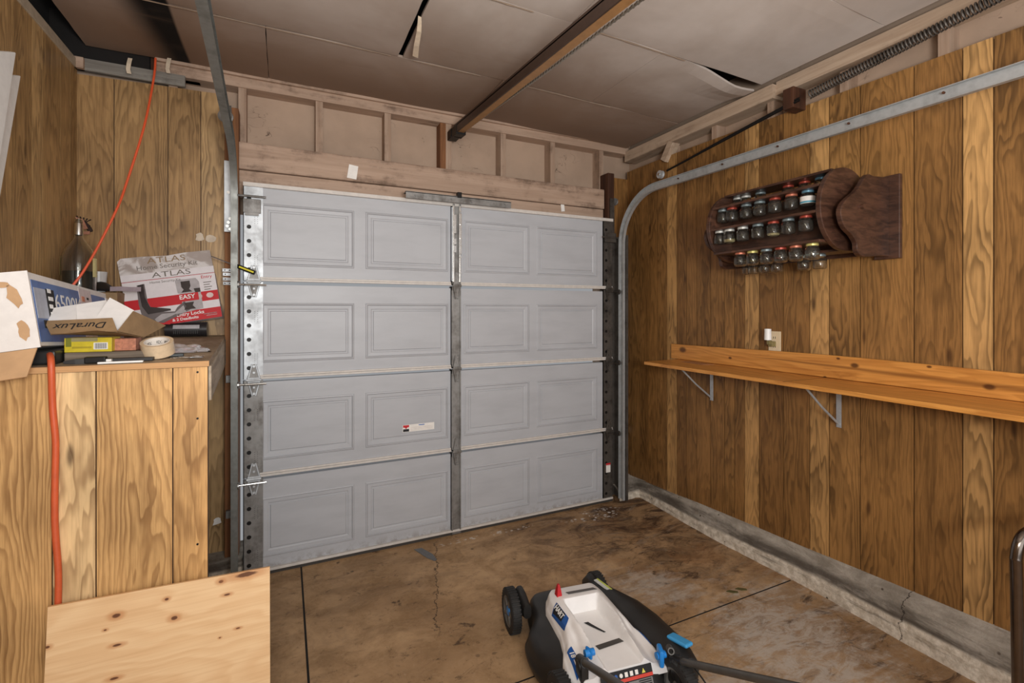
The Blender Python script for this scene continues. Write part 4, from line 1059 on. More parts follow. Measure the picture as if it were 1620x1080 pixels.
for si, x, uu, cc, rn in rowsJ:
    z = shelves[si][2] - .0005
    for i, (u, k) in enumerate(zip(uu, cc)):
        y = y_of(u, x)
        y = max(Y0r+.032, min(Y1r-.032, y))
        if si == 0 and i > 0 and False: pass
        j = bpy.data.objects.new('glass_jar', JM); C.objects.link(j); j.location = (x, y, z)
        lab = 'glass jar with %s lid, %s from the door end in the %s' % (cname[k], ordn[i], rn)
        tag(j, lab, 'jar', 'glass jars hanging in the %s of the rack' % rn)
        l = bpy.data.objects.new('lid', LID[k]); C.objects.link(l); l.parent = j
        if si == 1 and i == 6:
            bm = bm_new(); R = [[(.0312*math.cos(t), .0312*math.sin(t), zz_) for t in [math.pi*.55+math.pi*1.2*q/14 for q in range(15)]] for zz_ in (-.060, -.044, -.028)]
            mats = []
            vs = [[bm.verts.new(p_) for p_ in r] for r in R]
            for a_, b_ in zip(vs, vs[1:]):
                for q in range(14): bm.faces.new((a_[q], a_[q+1], b_[q+1], b_[q]))
            lo = obj('paper_label', bm, plain('jar_label_white', (220, 214, 208), .6), j)
            bm = bm_new(); vs = [[bm.verts.new((.0316*math.cos(t), .0316*math.sin(t), zz_)) for t in [math.pi*.6+math.pi*1.05*q/14 for q in range(15)]] for zz_ in (-.058, -.050)]
            for q in range(14): bm.faces.new((vs[0][q], vs[0][q+1], vs[1][q+1], vs[1][q]))
            obj('label_band', bm, plain('label_teal', (70, 140, 160), .6), lo)
        if si == 2 and i in (1, 4):
            bm = bm_new(); rr = lathe(bm, [(.001, -.0675), (.024, -.0675), (.0275, -.061), (.0275, -.052 if i == 1 else -.057), (.001, -.050 if i == 1 else -.056)], 16); obj('contents', bm, plain('jar_contents', (196, 186, 140), .6, scale=200, var=.4), j)

# ================================================================ WHITE BOARDS, left wall
for (tr, mid, X, lab, th) in (((20, 82), (0, 212), -.86, 'front of two white boards standing at the left edge of the picture', .02), ((28, 119), (0, 280), -.905, 'rear of two white boards standing at the left edge, behind the other', .02)):
    a = W(*tr, X=X); m_ = W(*mid, X=X); k_ = (a.z-1.60)/(a.z-m_.z); br = a + (m_-a)*k_; tl_ = W(tr[0]-100, tr[1]-7, X=X)
    bm = bm_new(); slab(bm, [tl_, a, br, br+(tl_-a)], th)
    o = obj('white_board', bm, M['white'], bevel=.004); tag(o, lab, 'board')

# ================================================================ THINGS ON THE BENCH
# long lamp carton
card = plain('brown_cardboard', (196, 158, 118), .75, var=.10, scale=12)
cardd = plain('brown_cardboard_back', (150, 122, 88), .75, var=.15, scale=20)
cwhite = plain('white_carton', (228, 224, 220), .5, var=.05)
g = G('carton_blue'); p = g.coord('Object'); n = g.noise(p, 9, 6, .6)
M['cblue'] = g.out(g.mix(g.sm(n, .35, .7), srgb((84, 116, 172)), srgb((66, 92, 148))), .45)
N0 = W(49, 431, s=1.44); N1 = W(170, 465, s=2.10); NB = W(63, 547, s=1.42)
ax = (N1-N0).normalized(); upv = (N0-NB); upv = (upv - ax*upv.dot(ax)); bh = upv.length; upv.normalize(); rt_ = ax.cross(upv)  # +x of world
Fc = Matrix((ax, rt_, upv)).transposed().to_4x4(); Fc.translation = NB  # x along, y to the right(out), z up, origin lower near right corner
Lc = (N1-N0).length
bwid = .205
cb = thing('lamp_carton', 'long white and blue lamp carton with torn end lying on the workbench', 'box', M=Fc)
bm = bm_new(); bx(bm, 0, Lc, -bwid, 0, 0, bh, bev=.002); obj('carton_body', bm, cwhite, cb)
bm = bm_new(); bx(bm, .012, Lc-.01, 0, .0012, .012, bh-.022); obj('blue_print', bm, M['cblue'], cb)
def side_print(x0, x1, z0, z1, m, nm='print_block', d=.0022):
    bm = bm_new(); bx(bm, x0, x1, 0.0008, d, z0, z1); return obj(nm, bm, m, cb)
Ft = Matrix.Identity(4); Ft = frame((0, .0016, 0), (1, 0, 0), (0, 0, 1)); Ft = Matrix(((1, 0, 0, 0), (0, 0, 1, 0), (0, 1, 0, 0), (0, 0, 0, 1)))
def sidetext(s, size, x, z, m, sx=1.0, bold=0.0, d=.0024):
    # reading runs away from the camera along +x as seen from the right side
    Mx = Matrix(((1, 0, 0, x), (0, 0, 1, d), (0, 1, 0, z), (0, 0, 0, 1)))
    o = text(s, size, Mx, m, cb, 'printed_text', sx=sx, bold=bold); return o
side_print(.018, .10, .085, bh-.045, plain('print_pale', (170, 176, 190), .5))
side_print(.102, .165, .075, bh-.042, M['ink'])
for k in range(4): side_print(.115, .15-.01*(k % 2), .095+.025*k, .108+.025*k, M['white'], d=.003)
side_print(.055, .09, .055, .08, M['ink'])
sidetext('6500K', .085, .285, bh-.085, M['white'], sx=1.1)
side_print(.40, .53, .012, bh-.01, plain('print_pale_pink', (214, 200, 200), .5))
for k in range(4): side_print(.42, .45, .06+.035*k, .08+.035*k, plain('print_orange', (206, 130, 96), .5), d=.003)
for k in range(7): side_print(.475, .495, .055+.02*k, .064+.02*k, M['ink'], d=.003)
side_print(.66, .90, .03, .12, plain('print_pale', (170, 176, 190), .5)); side_print(.70, .72, .05, .06, M['ink'], d=.003); side_print(.70, .72, .08, .09, M['ink'], d=.003)
side_print(.71, .74, bh-.06, bh-.022, cwhite, d=.003)
# end flap with torn patches
bm = bm_new()
FL = [(-.006, .004, -.004), (-.006, -bwid-.004, -.004), (-.004, -bwid, bh+.002), (-.004, .002, bh+.002)]
slab(bm, FL, .004); ef = obj('end_flap', bm, cwhite, cb)
def patch(cy, cz, ry, rz, seed, rot=0):
    bm = bm_new(); r = random.Random(seed); pl = []
    for i in range(14):
        t = 2*math.pi*i/14; q = r.uniform(.7, 1.1); a_, b_ = ry*q*math.cos(t), rz*q*math.sin(t)
        pl.append((cy+a_*math.cos(rot)-b_*math.sin(rot), cz+a_*math.sin(rot)+b_*math.cos(rot)))
    prism(bm, pl, 0, .001, Matrix(((0, 0, -1, -.0085), (1, 0, 0, 0), (0, 1, 0, 0), (0, 0, 0, 1)))); obj('torn_patch', bm, card, ef)
patch(-.035, .155, .016, .036, 3, .25); patch(-.055, .190, .020, .011, 4, -.2); patch(-.026, .050, .014, .030, 5, .15)
bm = bm_new(); slab(bm, [(-.008, -.004, -.006), (-.008, -bwid-.02, -.006), (-.05, -bwid-.02, -.085), (-.05, -.022, -.085)], .004); obj('hanging_flap', bm, card, cb)

# black case under the carton
def z0(y): return bz(y) + .0008
bm = bm_new(); bx(bm, -.11, .10, -.10, .10, 0, .042, bev=.006)
o = obj('tool_case', bm, plain('black_plastic_case', (30, 32, 32), .4)); o.location = (W(97, 550, Y=1.96).x-.105, 2.03, z0(2.0)); tag(o, 'black flat case lying under the near end of the long carton', 'case')

# bottle
bc = W(120, 490, s=2.16); bt = thing('glass_bottle', 'big clear glass bottle half full of dark liquid in the bench corner', 'bottle', (bc.x+.01, bc.y, z0(bc.y)))
H = W(117, 347, s=2.16).z - z0(bc.y); R_ = .062
prof = [(0, 0), (R_*.9, 0), (R_, .01), (R_, H-.21), (R_*.96, H-.17), (R_*.8, H-.135), (R_*.5, H-.105), (.018, H-.085), (.014, H-.06), (.0135, H)]
bm = bm_new(); lathe(bm, prof + [(.011, H), (.011, H-.06), (.015, H-.088), (R_*.45, H-.110), (R_*.75, H-.14), (R_*.92, H-.175), (R_*.95, H-.21), (R_*.95, .012), (0, .008)], 32)
bmesh.ops.remove_doubles(bm, verts=bm.verts, dist=1e-5); obj('bottle_glass', bm, M['glass'], bt, smooth=True, ang=80)
bm = bm_new(); lathe(bm, [(0, .010), (R_*.93, .013), (R_*.93, H-.235), (0, H-.235)], 32); obj('dark_liquid', bm, plain('dark_liquid', (24, 26, 16), .1), bt, smooth=True)
bm = bm_new(); lathe(bm, [(.0145, H-.072), (.0165, H-.070), (.0150, H-.02), (.009, H-.005), (.007, H+.004), (0, H+.004)], 20); obj('silver_cap', bm, M['chrome'], bt, smooth=True)
def bottle_label(t0, t1, z0_, z1_, m):
    bm = bm_new(); n = 10; vs = [[bm.verts.new(((R_+.0012)*math.cos(t0+(t1-t0)*k/n), (R_+.0012)*math.sin(t0+(t1-t0)*k/n), zz_)) for k in range(n+1)] for zz_ in (z0_, z1_)]
    for k in range(n): bm.faces.new((vs[0][k], vs[0][k+1], vs[1][k+1], vs[1][k]))
    obj('paper_label', bm, m, bt)
ylab = plain('yellowed_label', (206, 196, 140), .6)
bottle_label(math.radians(-25), math.radians(10), H-.26, H-.175, ylab); bottle_label(math.radians(-172), math.radians(-152), H-.255, H-.17, ylab)
# dried flower / bow behind the bottle neck
wd = W(112, 350, s=2.3)
bm = bm_new()
for k in range(5): tube(bm, smooth_pts([(0, 0, 0), (.008*k-.02, .005, .02), (-.03+.014*k, .0, .045-.004*k)], 4), .003, 5)
for k in range(4):
    bx(bm, -.045+.02*k, -.02+.02*k, -.006, .006, -.004+.006*(k % 2), .016+.006*(k % 2), Matrix.Rotation(.4*k, 4, 'Y'), .003)
o = obj('dried_flower', bm, plain('dried_brown', (48, 30, 22), .8)); o.location = (LX+.035, wd.y+.1, wd.z); tag(o, 'dark dried flower pinned in the corner above the glass bottle', 'dried flower')
bm = bm_new(); slab(bm, [(0, 0, 0), (.03, .004, -.01), (.05, -.002, -.055), (.022, .004, -.062)], .003); slab(bm, [(.01, .01, -.07), (.055, .006, -.066), (.056, .006, -.082), (.012, .012, -.084)], .003)
o = obj('paper_tag', bm, plain('pink_brown_paper', (168, 116, 92), .7)); o.location = W(119, 343, Y=WY-.03); tag(o, 'pinkish paper tag hanging in the corner right of the bottle neck', 'tag')

# objects between carton and red box
ctp = thing('plastic_cup', 'clear plastic cup lying behind the long carton', 'cup', W(156, 446, Y=2.985)); 
bm = bm_new(); lathe(bm, [(.034, .05), (.026, -.05), (.0245, -.05), (.0325, .05), (.034, .05)], 20); rr = lathe(bm, [(.026, -.05), (.0, -.05)], 20); obj('cup_body', bm, plain('frosted_plastic', (190, 188, 186), .3, var=.03), ctp, smooth=True)
ctp.location.z = W(156, 446, Y=2.985).z
bm = bm_new(); bx(bm, -.06, .07, -.07, .08, 0, ctp.location.z-.052-z0(2.9), bev=.004); o = obj('small_carton', bm, cardd); o.location = (ctp.location.x+.02, 2.985, z0(2.9)); tag(o, 'brown cardboard carton behind the long blue box', 'box')
zt_ = ctp.location.z-.052+.012
bm = bm_new(); lathe(bm, [(0, .0), (.055, .0), (.06, .008), (.045, .02), (.028, .034), (.016, .042), (0, .045)], 24); o = obj('rubber_cap', bm, plain('black_rubber', (28, 26, 26), .5), smooth=True); o.location = W(160, 462, Y=2.95); o.location.z = zt_-.004; tag(o, 'black round rubber cap behind the long blue box', 'cap')
o = strip('product_tag', [(0, 0, 0), (.04, 0, .002), (.08, .0, .0), (.12, 0, .001)], .022, plain('tag_lilac', (150, 134, 140), .5), None, wdir=(0, .1, 1)); o.location = W(174, 457, Y=2.90); tag(o, 'narrow pale printed strip between the long box and the red box', 'tag')

# upside-down small shop carton
D = thing('open_carton', 'open brown carton with upside down lettering and white inner flaps on the bench', 'box', W(130, 528, s=1.51))
Di = D.matrix_world
def dpt(u, v, s): return W(u, v, s=s*.93) - D.location
def dplane(nm, uvs, m, th=.003):
    P_ = [W(u, v, s=(q or 1.0)*.93) for u, v, q in uvs]
    n_ = (P_[1]-P_[0]).cross(P_[2]-P_[0]); out = P_[:3]
    for u, v, q in uvs[3:]:
        r_ = ray(u, v); c_ = Vector((0, 0, CAMZ)); t_ = (P_[0]-c_).dot(n_)/r_.dot(n_); out.append(c_+r_*t_)
    out = [p_-D.location for p_ in out]; bm = bm_new(); slab(bm, out, th); obj(nm, bm, m, D); return out
q0, q1, q2, q3 = dplane('front_panel', [(70, 508, 1.60), (178, 503, 1.64), (186, 524, 1.60), (80, 528, 0)], cardd)
dplane('side_panel', [(186, 524, 1.605), (211, 492, 1.70), (262, 515, 1.90), (228, 533, 0)], cardd)
wflap = plain('white_flap', (240, 238, 236), .6, var=.04)
dplane('white_flap', [(76, 507, 1.61), (75, 489, 1.66), (121, 482, 1.69), (121, 506, 0)], wflap)
dplane('white_flap', [(121, 506, 1.63), (121, 482, 1.69), (168, 475, 1.76), (176, 503, 0)], wflap)
dplane('white_flap', [(150, 506, 1.66), (174, 471, 1.74), (212, 491, 1.71), (186, 523, 0), (178, 503, 0)], wflap)
dplane('base_panel', [(80, 529, 1.585), (186, 525, 1.615), (228, 534, 1.78), (150, 522, 0)], cardd)
xa = (q1-q0).normalized(); ya = (q0-q3)
Ftx = frame((q0+q1+q2+q3)/4 + Vector((.0, -.0022, 0)), xa, ya)
nrm = Ftx.col[2].xyz
if nrm.y > 0: nrm = -nrm
Fup = Matrix((-xa, -Ftx.col[1].xyz, nrm)).transposed().to_4x4(); 
if Fup.to_3x3().determinant() < 0: Fup = Matrix((-xa, -Ftx.col[1].xyz, (-xa).cross(-Ftx.col[1].xyz))).transposed().to_4x4()
Fup.translation = (q0+q1+q2+q3)/4 + nrm*.0022 - xa*.004
text('DuraLux', .038, Fup, M['ink'], D, sx=1.05)

# yellow and red small boxes
def small_box(name, c, ang, sx_, sy_, sz_, m, label, cat='box', parts=()):
    t = thing(name, label, cat, (c[0], c[1], z0(2.03)+.0305), ang)
    bm = bm_new(); bx(bm, 0, sx_, 0, sy_, 0, sz_, bev=.001); obj('box_body', bm, m, t)
    for nm, b_, mm in parts:
        bm = bm_new(); bx(bm, *b_); obj(nm, bm, mm, t)
    return t
pc = W(99, 553, Y=1.99)
yt = small_box('battery_carton', (pc.x+.004, pc.y), -.06, .122, .075, .046, plain('yellow_carton', (206, 184, 38), .45), 'small yellow carton with barcode lying under the open carton',
   parts=(('barcode_label', (.075, .112, -.0012, 0, .008, .030), M['paper']), ('print_block', (.018, .085, -.0012, 0, .034, .046), plain('print_brown', (150, 140, 96), .5)), ('print_block', (.004, .018, -.0012, 0, .018, .046), plain('print_green', (120, 120, 30), .5)), ('print_block', (.02, .07, -.0012, 0, .012, .018), plain('print_olive', (170, 150, 30), .5))))
bm = bm_new()
for k in range(12): bx(bm, .079+k*.0026, .0802+k*.0026, -.0018, -.0010, .010, .028)
obj('barcode_lines', bm, M['ink'], yt)
pc2 = W(162, 551, Y=2.01)
small_box('red_print_carton', (pc2.x+.005, pc2.y), -.05, .085, .06, .040, plain('faded_red_carton', (186, 120, 92), .5, scale=80, var=.3), 'small faded red and yellow carton right of the yellow one')
# dark tray / board
bm = bm_new(); bx(bm, -.10, .155, -.05, .07, 0, .030, bev=.003); o = obj('grey_board', bm, lumber('grey_weathered_board', (138, 124, 108), (96, 84, 72), 'x')); o.location = (W(99, 553, Y=1.99).x+.105, 2.035, z0(2.02)); tag(o, 'weathered grey board lying under the yellow carton on the bench', 'board')
bm = bm_new(); bx(bm, 0, .13, -.014, .014, 0, .012, bev=.002); o = obj('dark_strip', bm, plain('dark_strip', (40, 38, 38), .5)); o.location = (W(165, 560, Y=1.955).x, 1.955, z0(1.96)); tag(o, 'thin dark strip between the knife and the tape roll', 'strip')
bm = bm_new(); bx(bm, -.10, .12, -.025, .025, 0, .01, bev=.002); o = obj('wood_strip', bm, lumber('pale_strip', (200, 176, 146), (160, 136, 108), 'x')); o.location = (-.46, 2.30, z0(2.3)); o.rotation_euler.x = .026; tag(o, 'pale thin wood strip lying behind the dark board', 'wood strip')
# black marker, white strip
mk = thing('utility_knife', 'black utility knife lying at the front edge of the bench', 'knife', (0, 0, 0))
A = W(103, 564, s=1.49); Bk = W(165, 562, s=1.56); mk.location = (A.x, BY+.035, z0(BY+.035)); 
bm = bm_new(); loft(bm, [[(0, -.004, .002), (0, .004, .002), (0, .004, .010), (0, -.004, .010)], [(.03, -.010, .0), (.03, .010, .0), (.03, .010, .016), (.03, -.010, .016)], [(.055, -.011, 0), (.055, .011, 0), (.055, .011, .017), (.055, -.011, .017)]]); obj('knife_nose', bm, plain('dark_grey_plastic', (58, 58, 58), .5), mk)
bm = bm_new(); bx(bm, .052, .105, -.013, .013, 0, .021, bev=.003); obj('handle', bm, M['blackmetal'], mk)
bm = bm_new(); bx(bm, .105, .118, -.006, .006, .004, .012); obj('blade', bm, M['paper'], mk)
bm = bm_new(); bx(bm, 0, .115, -.008, .008, 0, .006, bev=.002); o = obj('white_stick', bm, M['white']); o.location = (W(155, 565, s=1.5).x, BY+.012, z0(BY+.02)); o.rotation_euler.z = .06; tag(o, 'thin white plastic strip on the bench edge before the tape', 'strip')
# tape roll
tc = W(251, 547, s=1.66); tr = thing('tape_roll', 'clear packing tape roll with printed white core on the bench', 'tape roll')
tr.matrix_world = Matrix.Translation((W(251, 547, Y=2.02).x, 2.02, z0(2.02)+.0165)) @ Matrix.Rotation(math.radians(-8), 4, 'Z') @ Matrix.Rotation(math.radians(20), 4, 'X')
ro, ri, hh = .0475, .037, .045
bm = bm_new(); lathe(bm, [(ri, 0), (ro, 0), (ro, hh), (ri, hh), (ri, 0)], 40); obj('tape_wound', bm, plain('tape_tan', (214, 190, 158), .3, var=.1, scale=60), tr, smooth=True)
bm = bm_new(); lathe(bm, [(ri-.003, .0), (ri-.0003, .0), (ri-.0003, hh+.001), (ri-.003, hh+.001), (ri-.003, 0)], 40); cr = obj('cardboard_core', bm, plain('core_white', (230, 222, 212), .6, var=.04), tr, smooth=True)
for th_ in (60, 100, 150):
    t = math.radians(th_); pos = Vector((math.cos(t), math.sin(t), 0)); n_ = -pos
    Mx = frame(pos*(ri-.0036) + Vector((0, 0, .028)), Vector((math.sin(t), -math.cos(t), 0)), (0, 0, 1)); text('HDX', .015, Mx, M['ink'], tr, sx=.9)
# black pack with grey label below the red box
pk = W(293, 530, s=2.52)
bp = thing('battery_pack', 'black cylinder pack with silver label at the back of the bench under the red box', 'battery', (pk.x, pk.y, z0(pk.y)+.038))
bm = bm_new(); cyl(bm, (-.06, 0, 0), (.085, 0, .0), .0372, n=28); cyl(bm, (.078, 0, 0), (.100, 0, 0), .0385, n=28); cyl(bm, (-.085, 0, 0), (-.058, 0, 0), .034, n=28); obj('pack_body', bm, plain('black_plastic', (40, 38, 40), .35), bp, smooth=True)
bm = bm_new(); n = 10; vs = [[bm.verts.new((x, -.0376*math.cos(t), .0376*math.sin(t))) for t in [math.radians(8+32*k/n) for k in range(n+1)]] for x in (-.048, .068)]
for k in range(n): bm.faces.new((vs[0][k], vs[0][k+1], vs[1][k+1], vs[1][k]))
obj('silver_label', bm, plain('silver_label', (176, 174, 178), .4), bp)
bm = bm_new()
for k in range(14): bx(bm, -.045+k*.008, -.043+k*.008, -.0378, -.035, -.022, .0)
obj('grip_ribs', bm, plain('dark_grey_plastic', (58, 58, 58), .5), bp)
# plastic bag, key ring
bg = W(290, 545, s=1.85)
bm = bm_new(); bmesh.ops.create_icosphere(bm, subdivisions=4, radius=1.0); r = random.Random(2)
import mathutils.noise as mn
for v in bm.verts:
    n_ = mn.noise(v.co*2.4)*.5 + mn.noise(v.co*6)*.25; v.co = Vector((v.co.x*.085, v.co.y*.05, max(0, v.co.z)*.028))*(1+n_*.8); v.co.z = max(0.001, v.co.z)
g = G('clear_bag_plastic'); g.b.inputs['Transmission Weight'].default_value = .7; g.b.inputs['IOR'].default_value = 1.2; M['bag'] = g.out(srgb((226, 222, 224)), .2)
o = obj('plastic_bag', bm, M['bag'], smooth=True, ang=180); o.location = (bg.x-.005, 2.20, z0(2.2)); tag(o, 'crumpled clear plastic bag on the bench right of the tape roll', 'bag')
kr = thing('key_ring', 'steel key ring with small keys near the bench front right corner', 'keys', (W(288, 560, s=1.6).x, BY+.08, z0(BY+.08)+.0025))
bm = bm_new(); tube(bm, [(.016*math.cos(t*math.pi/12), .012*math.sin(t*math.pi/12), .001) for t in range(25)], .0018, 6, False); tube(bm, [(.035+.018*math.cos(t*math.pi/12), .01+.014*math.sin(t*math.pi/12), .003) for t in range(25)], .0015, 6, False); tube(bm, [(-.03+.010*math.cos(t*math.pi/12), -.01+.010*math.sin(t*math.pi/12), .001) for t in range(25)], .0015, 6, False); obj('ring', bm, M['chrome'], kr)
for a_ in (-.4, .7, 2.4):
    bm = bm_new(); cyl(bm, (.008, 0, 0), (.008, 0, .002), .010, n=14); bx(bm, .014, .045, -.0035, .0035, 0, .002); k_ = obj('key', bm, M['galv'], kr); k_.rotation_euler.z = a_; k_.location = (.01, .004, .0)
bm = bm_new(); bx(bm, -.035, .03, -.012, .012, 0, .012, bev=.003); o = obj('black_plug', bm, plain('dark_teal_plastic', (36, 44, 46), .4)); o.location = (W(280, 552, s=1.75).x, BY+.145, z0(BY+.15)); o.rotation_euler.z = .3; tag(o, 'small dark plastic clip behind the key ring', 'clip')

# lock kit box
ka, kb, kc, kd = W(180, 409, Y=3.070), W(329, 397, Y=3.070), W(351, 499, Y=3.0), W(204, 524, Y=3.0)
O_ = (ka+kb+kc+kd)/4
bxd = ((kb-ka)+(kc-kd)).normalized(); byd = ((ka-kd)+(kb-kc))
Fk = frame((kc+kd)/2, bxd, byd)
if Fk.col[2].y > 0: Fk = Matrix((Fk.col[0].xyz, Fk.col[1].xyz, -Fk.col[2].xyz)).transposed().to_4x4(); Fk.translation = (kc+kd)/2
kw = ((kb-ka).length+(kc-kd).length)/2; kh = ((ka-kd).length+(kb-kc).length)/2
kit = thing('lock_kit_box', 'white and red home security lock kit box leaning on the front paneling', 'box', M=Fk)
bm = bm_new(); h2 = kh*.66
bx(bm, -kw/2, kw/2, 0, h2, -.055, 0, bev=.002); obj('kit_body', bm, plain('kit_white', (226, 220, 222), .4, var=.04), kit)
bm = bm_new(); r_ = .014
prism(bm, [(-kw/2, h2), (kw/2, h2), (kw/2-.004, kh), (kw*.2, kh), (.0, kh-.008), (-.1, kh), (-kw/2+.012, kh), (-kw/2-.004, kh-.014)], -.004, 0)
g = G('kit_header_print'); p = g.coord('Object'); n = g.noise(p, 9, 4, .55, 1.5); M['kithead'] = g.out(g.mix(g.sm(n, .42, .6), srgb((214, 208, 206)), srgb((168, 156, 150))), .4)
obj('hanging_header', bm, M['kithead'], kit)
def kp(nm, x0, x1, y0, y1, m, d0=0.0, d1=.001): 
    bm = bm_new(); bx(bm, x0*kw-kw/2, x1*kw-kw/2, y0*kh, y1*kh, d0, d1); return obj(nm, bm, m, kit)
kp('print_panel', 0, 1, .66, .76, plain('kit_white', (226, 220, 222), .4))
kp('red_line', 0, 1, .655, .668, M['red'])
kp('red_band', 0, 1, .26, .40, M['red']); kp('red_band', 0, 1, 0, .15, M['red'])
kg = plain('kit_window_dark', (62, 56, 56), .25); kl = plain('kit_window_light', (178, 172, 174), .3)
def kpoly(nm, pts, m, d0=.001, d1=.002):
    bm = bm_new(); prism(bm, [(x*kw-kw/2, y*kh) for x, y in pts], d0, d1); return obj(nm, bm, m, kit)
kpoly('window_cutout', [(.15, .60), (.23, .61), (.235, .35), (.28, .20), (.5, .17), (.53, .22), (.62, .30), (.66, .02+.14), (.36, .03), (.16, .12), (.14, .34)], plain('kit_window_mid', (112, 104, 104), .3))
kpoly('handle_picture', [(.16, .60), (.22, .61), (.215, .42), (.25, .28), (.46, .215), (.46, .19), (.22, .18), (.17, .30)], kg, .002, .0026)
kpoly('window_highlight', [(.30, .05), (.5, .13), (.62, .13), (.60, .24), (.5, .15), (.36, .16), (.28, .10)], kl, .002, .0028)
kpoly('window_cutout', [(.55, .61), (.78, .61), (.81, .55), (.81, .16), (.58, .13), (.60, .40), (.56, .42)], kl)
kpoly('door_knob_picture', [(.61, .58), (.71, .58), (.71, .50), (.69, .46), (.72, .42), (.60, .42), (.63, .46), (.61, .50)], kg, .002, .003)
kpoly('door_knob_picture', [(.61, .27), (.72, .27), (.70, .22), (.73, .17), (.60, .17), (.63, .22)], kg, .002, .003)
kpoly('door_knob_picture', [(.74, .46), (.81, .46), (.81, .40), (.75, .40)], kg, .002, .003)
kpoly('red_band', [(.57, .40), (.78, .40), (.78, .29), (.57, .29)], M['red'], .002, .0026)
kpoly('oval_badge', [(.905+.04*math.cos(t*math.pi/8), .335+.038*math.sin(t*math.pi/8)) for t in range(16)], plain('badge', (226, 200, 196), .4), .001, .002)
kpoly('oval_badge', [(.80+.02*math.cos(t*math.pi/8), .335+.03*math.sin(t*math.pi/8)) for t in range(16)], plain('badge2', (200, 180, 176), .4), .0026, .0032)
kt = lambda s, size, x, y, m, sx=1.0, b=0.0, al='CENTER': text(s, size, Matrix.Translation((x*kw-kw/2, y*kh, .0032 if s in ('EASY',) else .0016)), m, kit, sx=sx, bold=b, align=al)
brown = plain('kit_gold', (146, 122, 92), .4)
kt('ATLAS', .044, .50, .925, brown, 1.35); kt('Home Security Kit', .034, .50, .835, M['greyink'], 1.05)
kt('ATLAS', .040, .53, .715, M['greyink'], 1.5); kt('Home Security Kit', .018, .45, .615, M['greyink'])
kt('Entry', .024, .90, .61, M['red']);
for k in range(4): kp('small_print_line', .855, .945-.02*(k % 2), .525-.035*k, .536-.035*k, M['greyink'])
kt('EASY', .032, .655, .35, M['white'], 1.0, .0006); kt('Entry Locks', .026, .66, .108, M['white'], 1.0, .0004); kt('& 2 Deadbolts', .020, .60, .045, M['white'], 1.0, .0004)
kp('small_print_line', .80, .95, .065, .078, M['white']); kp('small_print_line', .83, .95, .042, .052, M['white'])

# screwdriver stuck above the hinge, strap hinge stack on the jamb
sd = W(402, 431, Y=2.90); tip = W(352, 412, Y=2.93)
dv = (sd-tip).normalized()
scd = thing('screwdriver', 'small screwdriver with black and yellow handle stuck across the left track', 'screwdriver', sd)
bm = bm_new(); cyl(bm, -dv*.11, -dv*.22, .0032, n=8); obj('shaft', bm, M['chrome'], scd)
bm = bm_new(); cyl(bm, -dv*.11, -dv*.085, .006, .0115, n=12); cyl(bm, -dv*.085, dv*.004, .0115, .0115, n=12); obj('handle', bm, M['blackmetal'], scd)
bm = bm_new(); Fh = frame(-dv*.04 + Vector((0, -.0115, 0)), dv, (0, 0, 1)); bx(bm, -.038, .038, -.0045, .0045, -.002, .002, Fh, .001); obj('handle_stripe', bm, plain('yellow_plastic', (226, 214, 60), .4), scd)
sth = thing('latch_plate', 'small perforated steel strap plates screwed on the left jamb', 'strap plate', (-.268, WY-.104, W(365, 438, Y=3.0).z))
for k, (z, w_) in enumerate(((.036, .034), (.014, .032), (-.012, .032), (-.035, .031))):
    bm = bm_new(); bx(bm, -w_, w_*.9, -.003, .002, z-.009, z+.009, bev=.001); s_ = obj('strap', bm, M['galv'], sth)
    bm = bm_new()
    for x in ((-.022, 0, .02) if k in (0, 3) else (-.02, .02)): cyl(bm, (x, -.0036, z), (x, -.002, z), .0035, n=10)
    obj('screw_holes', bm, M['blackmetal'], s_)

# flat grey scrap by the door on the floor
cpt = W(675, 876, Z=0)
bm = bm_new(); prism(bm, [(-.055, .10), (-.01, .10), (.03, .0), (.035, -.07), (.02, -.08), (-.01, -.03)], 0.0005, .003); o = obj('metal_scrap', bm, plain('grey_scrap', (104, 106, 108), .5)); o.location = (cpt.x, cpt.y-.02, 0); tag(o, 'flat grey leaf shaped scrap on the floor by the garage door', 'scrap')
r = random.Random(12)
# dry leaf scraps and screw by the curb
for u, v, lab in ((1172, 932, 'green brown leaf scrap on the floor left of the control joint end'), (1158, 936, 'smaller brown leaf scrap beside the green one')):
    q_ = W(u, v, Z=0); bm = bm_new(); prism(bm, [(-.03, 0), (-.01, .012), (.03, .004), (.028, -.008), (0, -.012)], .0005, .003); o = obj('leaf_scrap', bm, plain('olive_leaf', (90, 84, 46), .7)); o.location = q_; o.rotation_euler.z = -.5; tag(o, lab, 'leaf')

# metal tube frame at the right edge
q_ = W(1612, 900, s=1.35)
fr_ = thing('tube_stand', 'curved dark chrome tube frame standing at the right edge of the picture', 'frame', (0, 0, 0))
top = W(1613, 850, s=1.38); fr_.location = (top.x, top.y, 0)
bm = bm_new(); zt2 = top.z
P_ = [(-.012, .0, .01), (-.015, .0, .20), (-.02, 0, zt2-.12), (-.022, 0, zt2-.05), (-.002, -.004, zt2), (.05, -.012, zt2+.018), (.16, -.03, zt2+.02), (.27, -.05, zt2+.018), (.31, -.058, zt2-.03), (.315, -.06, .01)]
P_ = [(-.0+.03*0+x+(.03 if z < .35 else 0)*(1-z/.35 if z < .35 else 0), y, z) for x, y, z in P_]
tube(bm, smooth_pts(P_, 8), .014, 14); obj('tube', bm, plain('dark_chrome', (110, 100, 92), .18, .95), fr_, smooth=True)
bm = bm_new(); tube(bm, [(.0, 0, .22), (.31, -.058, .22)], .008, 10); obj('crossbar', bm, M['blackmetal'], fr_, smooth=True)

